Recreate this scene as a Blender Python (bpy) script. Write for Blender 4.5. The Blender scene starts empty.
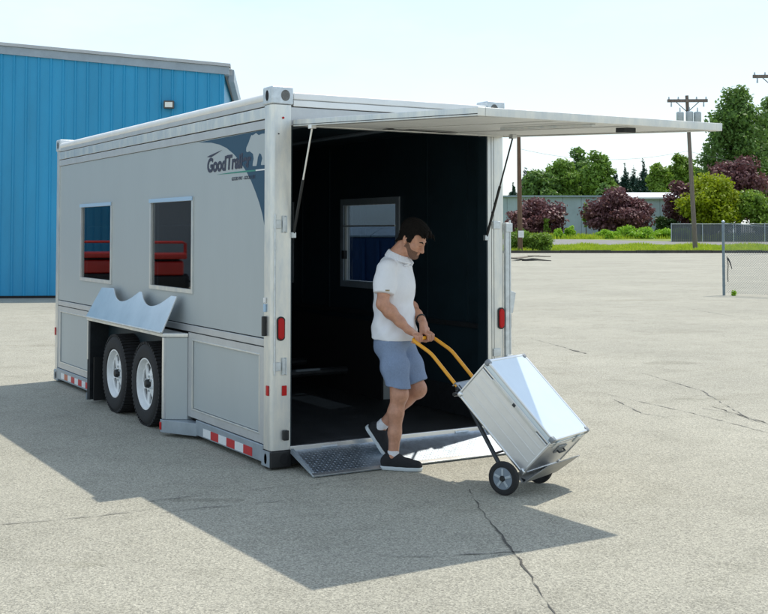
import bpy, bmesh, math, random
import numpy as np
from mathutils import Vector, Matrix

random.seed(7)
sc = bpy.context.scene
col = sc.collection
R = math.radians

# ------------------------------------------------------------------ camera
CAM = Vector((-3.4704, -7.3698, 1.6648)); YAW = 0.53712; PITCH = 0.04012; FPX = 1152.606
cd = bpy.data.cameras.new('camera'); cam = bpy.data.objects.new('camera', cd); col.objects.link(cam)
cam.location = CAM; cam.rotation_euler = (math.pi/2 + PITCH, 0, -YAW)
cd.sensor_fit = 'HORIZONTAL'; cd.sensor_width = 36; cd.lens = FPX/768*36
cd.shift_y = -(307 - 185.74)/768; cd.clip_start = .1; cd.clip_end = 3000
sc.camera = cam
FW = Vector((math.sin(YAW), math.cos(YAW), 0)); RT = Vector((math.cos(YAW), -math.sin(YAW), 0))
HOR = 231.98
def at(px, d, z=0.0):                      # point at image column px, depth d, height z
    p = CAM + FW*d + RT*((px-384)/FPX*d); p.z = z; return p
def zpx(y, d): return CAM.z + (HOR-y)/FPX*d  # height of image row y at depth d

# ------------------------------------------------------------------ sky + sun
SUN = Vector((.487, .112, 1)).normalized()
EL = math.asin(SUN.z); AZ = math.atan2(SUN.x, SUN.y)
w = bpy.data.worlds.new('World'); sc.world = w; w.use_nodes = True
nt = w.node_tree; nt.nodes.clear()
sky = nt.nodes.new('ShaderNodeTexSky'); sky.sky_type = 'NISHITA'; sky.sun_disc = False
sky.sun_elevation = EL; sky.sun_rotation = AZ; sky.air_density = 1.1; sky.dust_density = 1.0; sky.ozone_density = 1.0
bg = nt.nodes.new('ShaderNodeBackground'); bg.inputs['Strength'].default_value = .15
wo = nt.nodes.new('ShaderNodeOutputWorld')
# thin high cloud veil over the whole sky
tc = nt.nodes.new('ShaderNodeTexCoord'); mp = nt.nodes.new('ShaderNodeMapping'); mp.inputs['Scale'].default_value = (1, 1, 3)
nz = nt.nodes.new('ShaderNodeTexNoise'); nz.inputs['Scale'].default_value = 2.2; nz.inputs['Detail'].default_value = 7; nz.inputs['Roughness'].default_value = .6
cr = nt.nodes.new('ShaderNodeValToRGB'); cr.color_ramp.elements[0].position = .40; cr.color_ramp.elements[1].position = .72
cr.color_ramp.elements[0].color = (.45, .45, .45, 1); cr.color_ramp.elements[1].color = (.95, .95, .95, 1)
mx = nt.nodes.new('ShaderNodeMix'); mx.data_type = 'RGBA'; mx.inputs['B'].default_value = (5.3, 6.2, 6.8, 1)
nt.links.new(tc.outputs['Generated'], mp.inputs['Vector']); nt.links.new(mp.outputs[0], nz.inputs['Vector'])
# the veil looks thinner overhead than along the horizon
sx = nt.nodes.new('ShaderNodeSeparateXYZ'); nt.links.new(tc.outputs['Generated'], sx.inputs[0])
th = nt.nodes.new('ShaderNodeMapRange'); th.inputs['From Min'].default_value = .1; th.inputs['From Max'].default_value = 1; th.inputs['To Min'].default_value = 1; th.inputs['To Max'].default_value = .5
nt.links.new(sx.outputs['Z'], th.inputs['Value'])
ml = nt.nodes.new('ShaderNodeMath'); ml.operation = 'MULTIPLY'
nt.links.new(nz.outputs['Fac'], cr.inputs[0]); nt.links.new(cr.outputs[0], ml.inputs[0]); nt.links.new(th.outputs[0], ml.inputs[1]); nt.links.new(ml.outputs[0], mx.inputs['Factor'])
nt.links.new(sky.outputs[0], mx.inputs['A']); nt.links.new(mx.outputs['Result'], bg.inputs[0]); nt.links.new(bg.outputs[0], wo.inputs[0])
sd = bpy.data.lights.new('sun', 'SUN'); so = bpy.data.objects.new('sun', sd); col.objects.link(so)
sd.energy = 3.0; sd.angle = R(.53); sd.color = (1, .935, .82)
so.rotation_euler = SUN.to_track_quat('Z', 'Y').to_euler(); so.location = (20, 5, 40)
sc.view_settings.view_transform = 'Standard'; sc.view_settings.look = 'None'
sc.view_settings.exposure = .33; sc.view_settings.gamma = 1
sc.cycles.use_denoising = True; sc.cycles.max_bounces = 6; sc.cycles.transparent_max_bounces = 10

# ------------------------------------------------------------------ materials
def mat(name, color, rough=.6, metal=0, vary=0, vscale=8, bump=0, bscale=60, spec=None, coat=0, stretch=None, detail=5, second=None):
    m = bpy.data.materials.new(name); m.use_nodes = True
    n = m.node_tree.nodes; l = m.node_tree.links; b = n['Principled BSDF']
    b.inputs['Base Color'].default_value = (*color, 1); b.inputs['Roughness'].default_value = rough; b.inputs['Metallic'].default_value = metal
    if spec is not None: b.inputs['Specular IOR Level'].default_value = spec
    if coat: b.inputs['Coat Weight'].default_value = coat; b.inputs['Coat Roughness'].default_value = .08
    t = n.new('ShaderNodeTexCoord'); mpn = n.new('ShaderNodeMapping'); l.new(t.outputs['Object'], mpn.inputs[0])
    if stretch: mpn.inputs['Scale'].default_value = stretch
    if vary:
        z = n.new('ShaderNodeTexNoise'); z.inputs['Scale'].default_value = vscale; z.inputs['Detail'].default_value = detail; z.inputs['Roughness'].default_value = .65
        l.new(mpn.outputs[0], z.inputs['Vector'])
        r = n.new('ShaderNodeValToRGB'); e = r.color_ramp.elements; e[0].position = .3; e[1].position = .7
        lo = [c*(1-vary) for c in color]; hi = [min(1, c*(1+vary)) for c in (second or color)]
        e[0].color = (*lo, 1); e[1].color = (*hi, 1)
        l.new(z.outputs['Fac'], r.inputs[0]); l.new(r.outputs[0], b.inputs['Base Color'])
        mr = n.new('ShaderNodeMapRange'); mr.inputs['To Min'].default_value = max(.02, rough-.1*vary*2); mr.inputs['To Max'].default_value = min(1, rough+.1*vary*2+.03)
        l.new(z.outputs['Fac'], mr.inputs['Value']); l.new(mr.outputs[0], b.inputs['Roughness'])
    if bump:
        z2 = n.new('ShaderNodeTexNoise'); z2.inputs['Scale'].default_value = bscale; z2.inputs['Detail'].default_value = 4
        l.new(mpn.outputs[0], z2.inputs['Vector'])
        bp = n.new('ShaderNodeBump'); bp.inputs['Strength'].default_value = bump; bp.inputs['Distance'].default_value = .02
        l.new(z2.outputs['Fac'], bp.inputs['Height']); l.new(bp.outputs[0], b.inputs['Normal'])
    return m

M = {}
M['panel'] = mat('grey_panel', (.415, .455, .46), .40, .15, .025, 1.5, .02, 25, stretch=(1, 2, .6))
M['trim'] = mat('grey_trim', (.52, .53, .53), .38, .35, .07, 6)
M['alu'] = mat('aluminium', (.66, .70, .72), .36, .72, .15, 11, .05, 40, stretch=(1, 1, .3), second=(.70, .68, .62))
M['alu_bright'] = mat('bright_aluminium', (.78, .79, .79), .28, .85, .06, 5)
M['galv'] = mat('galvanised', (.60, .64, .66), .42, .7, .16, 22)
M['white'] = mat('white_paint', (.80, .80, .78), .38, 0, .05, 4)
M['white_rim'] = mat('white_rim', (.78, .80, .80), .35, 0, .08, 12)
M['door_in'] = mat('door_lining', (.74, .74, .72), .5, 0, .04, 3, .02, 20)
M['black'] = mat('black_plastic', (.012, .013, .014), .45)
M['gap'] = mat('dark_gap', (.01, .01, .011), .9)
M['rubber'] = mat('tyre_rubber', (.016, .016, .017), .75, 0, .35, 30, .15, 120)
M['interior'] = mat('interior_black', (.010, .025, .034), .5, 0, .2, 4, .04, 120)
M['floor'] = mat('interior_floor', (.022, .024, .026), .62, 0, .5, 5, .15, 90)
M['steel_blue'] = mat('painted_rail', (.33, .38, .42), .42, .35, .12, 10)
M['navy'] = mat('navy_print', (.020, .072, .125), .5, spec=.3)
M['letter'] = mat('letter_print', (.02, .022, .05), .42)
M['green'] = mat('green_print', (.02, .22, .16), .42)
M['redlamp'] = mat('red_lamp', (.50, .006, .008), .35, 0, spec=.3)
M['redtape'] = mat('red_tape', (.52, .02, .025), .4, 0, .12, 40)
M['fadetape'] = mat('faded_tape', (.55, .18, .10), .5, 0, .1, 40)
M['whitetape'] = mat('white_tape', (.74, .76, .76), .4, 0, .05, 40)
M['bluefilm'] = mat('pale_blue_strip', (.40, .56, .72), .4, .2)
M['yellow'] = mat('yellow_powder_coat', (.82, .36, .012), .38, 0, .06, 30, coat=.2)
M['darksteel'] = mat('dark_steel', (.045, .05, .055), .42, .5, .2, 20)
M['case'] = mat('case_aluminium', (.80, .80, .79), .30, .62, .05, 6, .02, 30)
M['case_lid'] = mat('case_lid', (.70, .79, .85), .27, .45, .04, 4, .015, 14)
M['case_corner'] = mat('case_corner', (.25, .27, .29), .4, .3)
M['plate'] = mat('toe_plate', (.36, .36, .35), .5, .55, .2, 20)
M['wheelgrey'] = mat('wheel_grey', (.20, .24, .28), .5, 0, .1, 20)
M['ramp'] = mat('ramp_plate', (.56, .63, .70), .42, 1.0, .15, 14)
M['blue_wall'] = mat('blue_sheet', (.015, .275, .50), .45, 0, .10, 1.3, stretch=(1, 1, .25))
M['wall_trim'] = mat('grey_flashing', (.30, .36, .41), .5, .2, .12, 3)
M['roofing'] = mat('roofing', (.45, .47, .48), .5, .2, .1, 2)
M['wood'] = mat('pole_wood', (.13, .075, .045), .85, 0, .35, 3, .3, 30, stretch=(4, 4, .4))
M['wood_grey'] = mat('weathered_wood', (.17, .14, .115), .85, 0, .35, 3, .3, 30, stretch=(4, 4, .4))
M['insul'] = mat('transformer_grey', (.42, .47, .50), .5, .2, .1, 5)
M['kerb'] = mat('kerb_dark', (.055, .05, .045), .9, 0, .3, 3)
M['shed_wall'] = mat('shed_wall', (.36, .43, .47), .6, 0, .10, .8)
M['shed_roof'] = mat('shed_roof', (.72, .74, .75), .5, .1, .08, .5)
M['galv_dark'] = mat('weathered_galvanised', (.20, .25, .28), .5, .5, .15, 14)
M['slat'] = mat('privacy_slat', (.085, .095, .10), .7, 0, .25, 1.5, stretch=(6, 6, .3))
M['road'] = mat('road_asphalt', (.22, .215, .205), .85, 0, .15, 1.2)
M['bark'] = mat('bark', (.07, .05, .036), .9, 0, .3, 4, .4, 20)
M['plank'] = mat('old_plank', (.22, .19, .15), .85, 0, .3, 6)
M['paper'] = mat('paper', (.78, .78, .76), .7)
M['lampglass'] = mat('flood_glass', (.75, .74, .68), .2, 0, coat=.5)
M['bronze'] = mat('flood_housing', (.10, .09, .08), .5, .3)
M['red_machine'] = mat('red_machine', (.55, .03, .02), .4, 0, .08, 3, coat=.3)
M['grey_door'] = mat('grey_door', (.26, .29, .32), .5, .1, .06, 1)
M['dumpster'] = mat('blue_dumpster', (.015, .07, .20), .5, 0, .15, 2)

def foliage(name, c1, c2, trans=.35, rough=.5):
    m = bpy.data.materials.new(name); m.use_nodes = True; n = m.node_tree.nodes; l = m.node_tree.links
    b = n['Principled BSDF']; b.inputs['Roughness'].default_value = rough; b.inputs['Specular IOR Level'].default_value = .35
    g = n.new('ShaderNodeTexCoord'); z = n.new('ShaderNodeTexNoise'); z.inputs['Scale'].default_value = 1.1; z.inputs['Detail'].default_value = 6; z.inputs['Roughness'].default_value = .8
    l.new(g.outputs['Object'], z.inputs['Vector'])
    r = n.new('ShaderNodeValToRGB'); r.color_ramp.elements[0].position = .36; r.color_ramp.elements[1].position = .64
    r.color_ramp.elements[0].color = (*c1, 1); r.color_ramp.elements[1].color = (*c2, 1); l.new(z.outputs['Fac'], r.inputs[0])
    l.new(r.outputs[0], b.inputs['Base Color'])
    t = n.new('ShaderNodeBsdfTranslucent'); l.new(r.outputs[0], t.inputs['Color'])
    mxs = n.new('ShaderNodeMixShader'); mxs.inputs[0].default_value = trans
    l.new(b.outputs[0], mxs.inputs[1]); l.new(t.outputs[0], mxs.inputs[2]); l.new(mxs.outputs[0], n['Material Output'].inputs['Surface'])
    return m
M['leaf_green'] = foliage('leaf_green', (.10, .19, .025), (.27, .43, .07))
M['leaf_mid'] = foliage('leaf_mid', (.07, .145, .03), (.19, .32, .07))
M['leaf_light'] = foliage('leaf_light', (.11, .20, .02), (.28, .42, .06))
M['leaf_conifer'] = foliage('leaf_conifer', (.02, .06, .04), (.05, .115, .07), .15)
M['leaf_plum'] = foliage('leaf_plum', (.09, .036, .042), (.24, .11, .112), .25)
M['leaf_yellow'] = foliage('leaf_yellow', (.18, .26, .008), (.42, .48, .02), .4)
M['leaf_weed'] = foliage('leaf_weed', (.20, .40, .02), (.38, .60, .05), .4)
M['leaf_dark'] = foliage('leaf_dark', (.03, .08, .02), (.11, .18, .05))
M['grass'] = foliage('grass_blades', (.30, .44, .015), (.56, .62, .06), .35)

def glass_mat(name, tint, ior=1.6, gloss=1.0):
    m = bpy.data.materials.new(name); m.use_nodes = True; n = m.node_tree.nodes; l = m.node_tree.links
    n.remove(n['Principled BSDF']); o = n['Material Output']
    tr = n.new('ShaderNodeBsdfTransparent'); tr.inputs[0].default_value = (*tint, 1)
    gl = n.new('ShaderNodeBsdfGlossy'); gl.inputs['Roughness'].default_value = .015; gl.inputs['Color'].default_value = (gloss, gloss, gloss, 1)
    fr = n.new('ShaderNodeFresnel'); ge = n.new('ShaderNodeNewGeometry'); mi = n.new('ShaderNodeMapRange'); mi.inputs['To Min'].default_value = ior; mi.inputs['To Max'].default_value = 1/ior
    l.new(ge.outputs['Backfacing'], mi.inputs['Value']); l.new(mi.outputs[0], fr.inputs['IOR'])
    mxs = n.new('ShaderNodeMixShader'); l.new(fr.outputs[0], mxs.inputs[0]); l.new(tr.outputs[0], mxs.inputs[1]); l.new(gl.outputs[0], mxs.inputs[2])
    l.new(mxs.outputs[0], o.inputs['Surface']); return m
M['glass'] = glass_mat('tinted_glass', (.27, .32, .37), 1.7, .8)

def gp0(x, y):
    d = CAM.z*FPX/(y-HOR); p = at(x, d); return p.x, p.y
STAINS = [(*gp0(660, 362), 1.3, .7, .84), (*gp0(700, 398), 1.5, .35, .86), (*gp0(215, 497), .9, .18, .80), (*gp0(60, 345), 2.0, .6, .9), (*gp0(90, 560), .8, .3, .9), (*gp0(640, 300), 4.0, 1.4, .9)]
def asphalt():
    m = bpy.data.materials.new('lot_asphalt'); m.use_nodes = True; n = m.node_tree.nodes; l = m.node_tree.links
    b = n['Principled BSDF']; b.inputs['Roughness'].default_value = .88; b.inputs['Specular IOR Level'].default_value = .3
    g = n.new('ShaderNodeTexCoord')
    def noise(scale, detail=4, rough=.6, stretch=None):
        z = n.new('ShaderNodeTexNoise'); z.inputs['Scale'].default_value = scale; z.inputs['Detail'].default_value = detail; z.inputs['Roughness'].default_value = rough
        if stretch:
            q = n.new('ShaderNodeMapping'); q.inputs['Scale'].default_value = stretch; q.inputs['Rotation'].default_value = (0, 0, R(25)); l.new(g.outputs['Object'], q.inputs[0]); l.new(q.outputs[0], z.inputs['Vector'])
        else: l.new(g.outputs['Object'], z.inputs['Vector'])
        return z.outputs['Fac']
    def ramp(s, p0, c0, p1, c1):
        r = n.new('ShaderNodeValToRGB'); e = r.color_ramp.elements; e[0].position = p0; e[1].position = p1
        e[0].color = (*c0, 1); e[1].color = (*c1, 1); l.new(s, r.inputs[0]); return r.outputs[0]
    def mixc(kind, fac, a, c):
        q = n.new('ShaderNodeMix'); q.data_type = 'RGBA'; q.blend_type = kind
        if isinstance(fac, float): q.inputs['Factor'].default_value = fac
        else: l.new(fac, q.inputs['Factor'])
        l.new(a, q.inputs['A'])
        if isinstance(c, tuple): q.inputs['B'].default_value = (*c, 1)
        else: l.new(c, q.inputs['B'])
        return q.outputs['Result']
    base = ramp(noise(.35, 6, .62), .3, (.355, .343, .288), .72, (.440, .424, .356))
    v = n.new('ShaderNodeTexVoronoi'); v.inputs['Scale'].default_value = 125; l.new(g.outputs['Object'], v.inputs['Vector'])
    stone = ramp(v.outputs['Color'], .1, (.58, .58, .58), .95, (1.42, 1.41, 1.38))
    c = mixc('MULTIPLY', .85, base, stone)
    c = mixc('MULTIPLY', .65, c, ramp(noise(55, 5, .8), .36, (.62, .62, .62), .62, (1.2, 1.2, 1.19)))
    c = mixc('MULTIPLY', 1.0, c, ramp(noise(2.3, 6, .7), .32, (.86, .86, .85), .5, (1, 1, 1)))
    c = mixc('MULTIPLY', .5, c, ramp(noise(.9, 6, .7, (.35, 1.3, 1)), .30, (.78, .77, .74), .46, (1, 1, 1)))
    # sparse dark pits and pale chips
    v2 = n.new('ShaderNodeTexVoronoi'); v2.inputs['Scale'].default_value = 22; v2.inputs['Randomness'].default_value = 1; l.new(g.outputs['Object'], v2.inputs['Vector'])
    c = mixc('MULTIPLY', 1.0, c, ramp(v2.outputs['Distance'], .05, (.45, .44, .42), .12, (1, 1, 1)))
    # old oil and water stains with ragged outlines
    for (cx, cy, rx, ry, dark) in STAINS:
        q = n.new('ShaderNodeMapping'); q.vector_type = 'TEXTURE'; q.inputs['Location'].default_value = (cx, cy, 0); q.inputs['Rotation'].default_value = (0, 0, -YAW); q.inputs['Scale'].default_value = (rx, ry, 1)
        l.new(g.outputs['Object'], q.inputs[0]); ln = n.new('ShaderNodeVectorMath'); ln.operation = 'LENGTH'; l.new(q.outputs[0], ln.inputs[0])
        ad = n.new('ShaderNodeMath'); ad.operation = 'MULTIPLY_ADD'; l.new(noise(1.7, 7, .75), ad.inputs[0]); ad.inputs[1].default_value = 1.5; l.new(ln.outputs['Value'], ad.inputs[2])
        c = mixc('MULTIPLY', 1.0, c, ramp(ad.outputs[0], .95, (dark, dark, dark*.98), 1.55, (1, 1, 1)))
    l.new(c, b.inputs['Base Color'])
    bp = n.new('ShaderNodeBump'); bp.inputs['Strength'].default_value = .55; bp.inputs['Distance'].default_value = .006
    l.new(v.outputs['Distance'], bp.inputs['Height'])
    bp2 = n.new('ShaderNodeBump'); bp2.inputs['Strength'].default_value = .5; bp2.inputs['Distance'].default_value = .012
    l.new(noise(30, 5, .8), bp2.inputs['Height']); l.new(bp.outputs[0], bp2.inputs['Normal']); l.new(bp2.outputs[0], b.inputs['Normal'])
    return m
M['asphalt'] = asphalt()
M['earth'] = mat('grassy_earth', (.11, .17, .03), .95, 0, .35, .6, .3, 3, second=(.20, .24, .05))

# ------------------------------------------------------------------ helpers
def tag(o, label=None, cat=None, group=None, kind=None):
    if label: o['label'] = label
    if cat: o['category'] = cat
    if group: o['group'] = group
    if kind: o['kind'] = kind
    return o
def link(o, parent=None):
    col.objects.link(o)
    if parent is not None:
        o.parent = parent
        o.matrix_parent_inverse = PINV.get(parent.name, Matrix())
    return o
PINV = {}
def empty(name, loc, rz=0, world_parts=True):
    """world_parts: children are modelled in world coordinates"""
    e = bpy.data.objects.new(name, None); col.objects.link(e); e.location = loc; e.rotation_euler = (0, 0, rz); e.empty_display_size = .2
    if world_parts: PINV[e.name] = (Matrix.Translation(Vector(loc)) @ Matrix.Rotation(rz, 4, 'Z')).inverted()
    return e

class MB:
    def __init__(s): s.v = []; s.f = []
    def add(s, vs, fs, T=None):
        o = len(s.v)
        s.v += [tuple(T @ Vector(p)) if T is not None else tuple(p) for p in vs]; s.f += [tuple(i+o for i in f) for f in fs]; return s
    def box(s, x0, x1, y0, y1, z0, z1, T=None):
        v = [(x, y, z) for z in (z0, z1) for y in (y0, y1) for x in (x0, x1)]
        return s.add(v, [(0, 2, 3, 1), (4, 5, 7, 6), (0, 1, 5, 4), (2, 6, 7, 3), (0, 4, 6, 2), (1, 3, 7, 5)], T)
    def hexa(s, bot, top):                     # 4 bottom corners (ccw), 4 top
        return s.add(list(bot)+list(top), [(3, 2, 1, 0), (4, 5, 6, 7), (0, 1, 5, 4), (1, 2, 6, 5), (2, 3, 7, 6), (3, 0, 4, 7)])
    def tube(s, pts, r, n=10, cap=True):
        pts = [Vector(p) for p in pts]; rr = r if isinstance(r, (list, tuple)) else [r]*len(pts); o = len(s.v)
        prev = None
        for i, p in enumerate(pts):
            t = (pts[min(i+1, len(pts)-1)]-pts[max(i-1, 0)]).normalized()
            if prev is None:
                a = t.orthogonal().normalized()
            else:
                a = (prev - t*prev.dot(t)).normalized()
            prev = a; b = t.cross(a)
            for k in range(n):
                q = 2*math.pi*k/n; s.v.append(tuple(p+(a*math.cos(q)+b*math.sin(q))*rr[i]))
        for i in range(len(pts)-1):
            for k in range(n):
                s.f.append((o+i*n+k, o+i*n+(k+1) % n, o+(i+1)*n+(k+1) % n, o+(i+1)*n+k))
        if cap:
            s.f.append(tuple(o+k for k in reversed(range(n)))); m = o+(len(pts)-1)*n; s.f.append(tuple(m+k for k in range(n)))
        return s
    def lathe(s, prof, n=32, T=None, close=False):     # prof: (radius, axial) about local x axis
        o = len(s.v); P = len(prof)
        for (r, a) in prof:
            for k in range(n):
                q = 2*math.pi*k/n; p = Vector((a, r*math.cos(q), r*math.sin(q))); s.v.append(tuple(T @ p if T is not None else p))
        rng = P if close else P-1
        for i in range(rng):
            j = (i+1) % P
            for k in range(n): s.f.append((o+i*n+k, o+i*n+(k+1) % n, o+j*n+(k+1) % n, o+j*n+k))
        if not close:
            s.f.append(tuple(o+k for k in reversed(range(n)))); s.f.append(tuple(o+(P-1)*n+k for k in range(n)))
        return s
    def prism(s, poly, fn0, fn1):              # 2D polygon mapped through two functions into front/back faces
        n = len(poly); o = len(s.v); s.v += [tuple(fn0(*p)) for p in poly]+[tuple(fn1(*p)) for p in poly]
        s.f.append(tuple(o+i for i in range(n))); s.f.append(tuple(o+n+i for i in reversed(range(n))))
        for i in range(n): j = (i+1) % n; s.f.append((o+j, o+i, o+n+i, o+n+j))
        return s
    def mesh(s, name, m, smooth=None):
        me = bpy.data.meshes.new(name); me.from_pydata(s.v, [], s.f); me.validate()
        bm = bmesh.new(); bm.from_mesh(me); bmesh.ops.recalc_face_normals(bm, faces=bm.faces); bm.to_mesh(me); bm.free()
        me.materials.append(M[m] if isinstance(m, str) else m)
        if smooth is not None:
            me.shade_smooth()
            if smooth < 180: me.set_sharp_from_angle(angle=R(smooth))
        return me
    def build(s, name, m, parent=None, bevel=0, smooth=None):
        o = bpy.data.objects.new(name, s.mesh(name, m, smooth)); link(o, parent)
        if bevel:
            b = o.modifiers.new('bevel', 'BEVEL'); b.width = bevel; b.segments = 2; b.limit_method = 'ANGLE'
            w_ = o.modifiers.new('wn', 'WEIGHTED_NORMAL')
        return o
def boxp(name, m, parent, x0, x1, y0, y1, z0, z1, bevel=.003):
    return MB().box(x0, x1, y0, y1, z0, z1).build(name, m, parent, bevel)
def np_mesh(name, V, F, m, parent=None, smooth=True):
    me = bpy.data.meshes.new(name); V = np.asarray(V, np.float32); F = np.asarray(F, np.int32); k = F.shape[1]
    me.vertices.add(len(V)); me.vertices.foreach_set('co', V.ravel())
    me.loops.add(F.size); me.loops.foreach_set('vertex_index', F.ravel())
    me.polygons.add(len(F)); me.polygons.foreach_set('loop_start', np.arange(len(F), dtype=np.int32)*k)
    me.update(calc_edges=True); me.validate()
    if smooth: me.shade_smooth()
    me.materials.append(M[m] if isinstance(m, str) else m)
    return link(bpy.data.objects.new(name, me), parent)

# ------------------------------------------------------------------ terrain, lot, road
EDGE = 91.5
def terr(d):
    xs = [-80, EDGE, 107, 118, 135, 900]; zs = [-.03, -.03, .43, .95, 1.05, 1.2]
    return float(np.interp(d, xs, zs))
def sheet(name, ds, us, zf, m):
    V = []; F = []
    for d in ds:
        for u in us:
            p = CAM + FW*d + RT*u; V.append((p.x, p.y, zf(d, u)))
    k = len(us)
    for i in range(len(ds)-1):
        for j in range(k-1): F.append((i*k+j, i*k+j+1, (i+1)*k+j+1, (i+1)*k+j))
    return np_mesh(name, V, F, m, smooth=False)
us = list(range(-700, 701, 50))
o = sheet('terrain', [-80, 0, EDGE, 99, 107, 112, 118, 126, 135, 250, 500, 900], us, lambda d, u: terr(d), 'earth'); tag(o, kind='structure')
lot = sheet('parking_lot', [-60, -20, 0, 20, 50, EDGE], [-160, -60, 0, 60, 160], lambda d, u: 0.0, 'asphalt'); tag(lot, kind='structure')
def road_sheet():
    V = []; F = []; n = 0
    for u in range(-700, 701, 10):
        df = float(np.interp(u, [0, 18, 31, 60], [117.6, 117.4, 112.6, 112.6]))
        for d in (107.3, (107.3+df)/2, df): p = CAM+FW*d+RT*u; V.append((p.x, p.y, terr(d)+.02))
        if n: k = 3*n; F += [(k-3, k, k+1, k-2), (k-2, k+1, k+2, k-1)]
        n += 1
    return np_mesh('road', V, F, 'road', smooth=False)
o = road_sheet(); tag(o, kind='structure')

# cracks in the asphalt: thin dark ragged ribbons, and old dark scuffs
def gpx(x, y):
    d = CAM.z*FPX/(y-HOR); return at(x, d, 0)
M['crack'] = mat('crack_fill', (.085, .08, .07), .95, 0, .4, 30)
M['crack_soft'] = mat('crack_faint', (.17, .165, .15), .95, 0, .3, 20)
rng = random.Random(3)
def crack(pts, width, m='crack'):
    P = [gpx(*p) for p in pts]; line = []
    for a, b in zip(P[:-1], P[1:]):
        n = max(2, int((b-a).length/.07)); side = (b-a).normalized().cross(Vector((0, 0, 1)))
        for i in range(n): line.append(a.lerp(b, i/n)+side*rng.uniform(-.010, .010))
    line.append(P[-1]); mb = MB(); vs = []; k = len(line)
    for i, p in enumerate(line):
        t = (line[min(i+1, k-1)]-line[max(i-1, 0)]).normalized(); s = t.cross(Vector((0, 0, 1)))
        wd = width*rng.uniform(.04, 1)**1.3*1.15*(.35+.65*math.sin(math.pi*min(.92, max(.08, i/(k-1)))))
        vs += [tuple(p+s*wd*.5+Vector((0, 0, .004))), tuple(p-s*wd*.5+Vector((0, 0, .004)))]
    mb.add(vs, [(2*i, 2*i+1, 2*i+3, 2*i+2) for i in range(k-1)]); return mb.build('crack', m, lot)
crack([(468, 487), (478, 505), (497, 528), (515, 552), (532, 578), (549, 602), (560, 625)], .013)
crack([(515, 552), (505, 551), (495, 552)], .008)
for p in [[(380, 552), (420, 553), (470, 551), (520, 548)], [(0, 522), (60, 517), (110, 512), (160, 506)],
          [(600, 392), (640, 401), (690, 412), (768, 432)], [(700, 407), (730, 412), (768, 424)], [(640, 372), (700, 390), (750, 420)],
          [(530, 338), (560, 346), (585, 352)], [(612, 398), (640, 412), (665, 416)], [(670, 305), (720, 314), (768, 322)], [(150, 499), (190, 494), (232, 490), (275, 485)], [(165, 510), (205, 505), (250, 502), (285, 498)], [(300, 484), (340, 479), (372, 476)]]:
    crack(p, .017, 'crack_soft')
crack([(708, 405), (722, 409), (745, 416), (768, 423)], .022)
crack([(568, 349), (585, 353)], .05)

# kerb of low dark blocks along the far edge of the lot
kb = empty('kerb', at(600, EDGE), -YAW); tag(kb, 'low dark kerb of end-to-end blocks along the far edge of the lot', 'kerb')
for i in range(30):
    u = 2.0+i*2.0; p = CAM+FW*(EDGE+.15)+RT*u
    T = Matrix.Translation((p.x, p.y, 0)) @ Matrix.Rotation(-YAW, 4, 'Z')
    dz = rng.uniform(-.02, .03)
    MB().box(.01, 1.985, -.15, .15, -.02, .2+dz, T).build('kerb_block', 'kerb', kb, .02)

# grass strip
def blades(name, n, d0, d1, px0, px1, h, m, dens=None):
    g = np.random.default_rng(5); d = g.uniform(d0, d1, n); u = (g.uniform(px0, px1, n)-384)/FPX*d
    c = np.array(CAM)[None]*[1, 1, 0]+d[:, None]*np.array(FW)+u[:, None]*np.array(RT)
    c[:, 2] = [terr(x) for x in d]
    a = g.uniform(0, 6.28, n); hh = h*g.uniform(.35, 1.2, n)*(1+.5*np.sin(u*1.3)*np.sin(d*.9)); wd = .05+.05*g.random(n)
    sx = np.stack([np.cos(a), np.sin(a), 0*a], 1); ln = np.stack([g.normal(0, .3, n), g.normal(0, .3, n), np.ones(n)], 1)
    V = np.empty((n, 3, 3)); V[:, 0] = c-sx*wd[:, None]; V[:, 1] = c+sx*wd[:, None]; V[:, 2] = c+ln*hh[:, None]
    return np_mesh(name, V.reshape(-1, 3), np.arange(3*n).reshape(-1, 3), m, smooth=False)
tag(blades('grass_strip', 26000, EDGE+.4, 104.5, 495, 800, .30, 'grass'), 'yellow-green rough grass on the strip beyond the kerb', 'grass', kind='stuff')
tag(blades('verge_grass', 12000, 118.2, 128, 495, 800, .45, 'grass'), 'rough grass on the far verge of the road', 'grass', kind='stuff')

# ------------------------------------------------------------------ vegetation
def leaves(name, clumps, n, size, seed, m, parent, droop=0., aspect=.55, fill=.42):
    g = np.random.default_rng(seed); C = np.array([c[0] for c in clumps], float); Rr = np.array([c[1] for c in clumps], float)
    vol = (Rr.prod(1))**(2/3); k = g.choice(len(C), n, p=vol/vol.sum())
    dr = g.normal(size=(n, 3)); dr /= np.linalg.norm(dr, axis=1)[:, None]
    rad = g.random(n)**fill*(1+.10*g.normal(size=n))
    P = C[k]+dr*Rr[k]*rad[:, None]
    nrm = dr*.7+g.normal(size=(n, 3))*.7+np.array([0, 0, .35]); nrm /= np.linalg.norm(nrm, axis=1)[:, None]
    t = g.normal(size=(n, 3)); t[:, 2] -= droop*2; t -= nrm*(t*nrm).sum(1)[:, None]; t /= np.linalg.norm(t, axis=1)[:, None]
    b = np.cross(nrm, t); s = size*g.uniform(.55, 1.3, n)[:, None]
    V = np.empty((n, 4, 3)); V[:, 0] = P-t*s; V[:, 1] = P+b*s*aspect+nrm*s*.12; V[:, 2] = P+t*s; V[:, 3] = P-b*s*aspect+nrm*s*.12
    return np_mesh(name, V.reshape(-1, 3), np.arange(4*n).reshape(-1, 4), m, parent, smooth=False)

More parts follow.
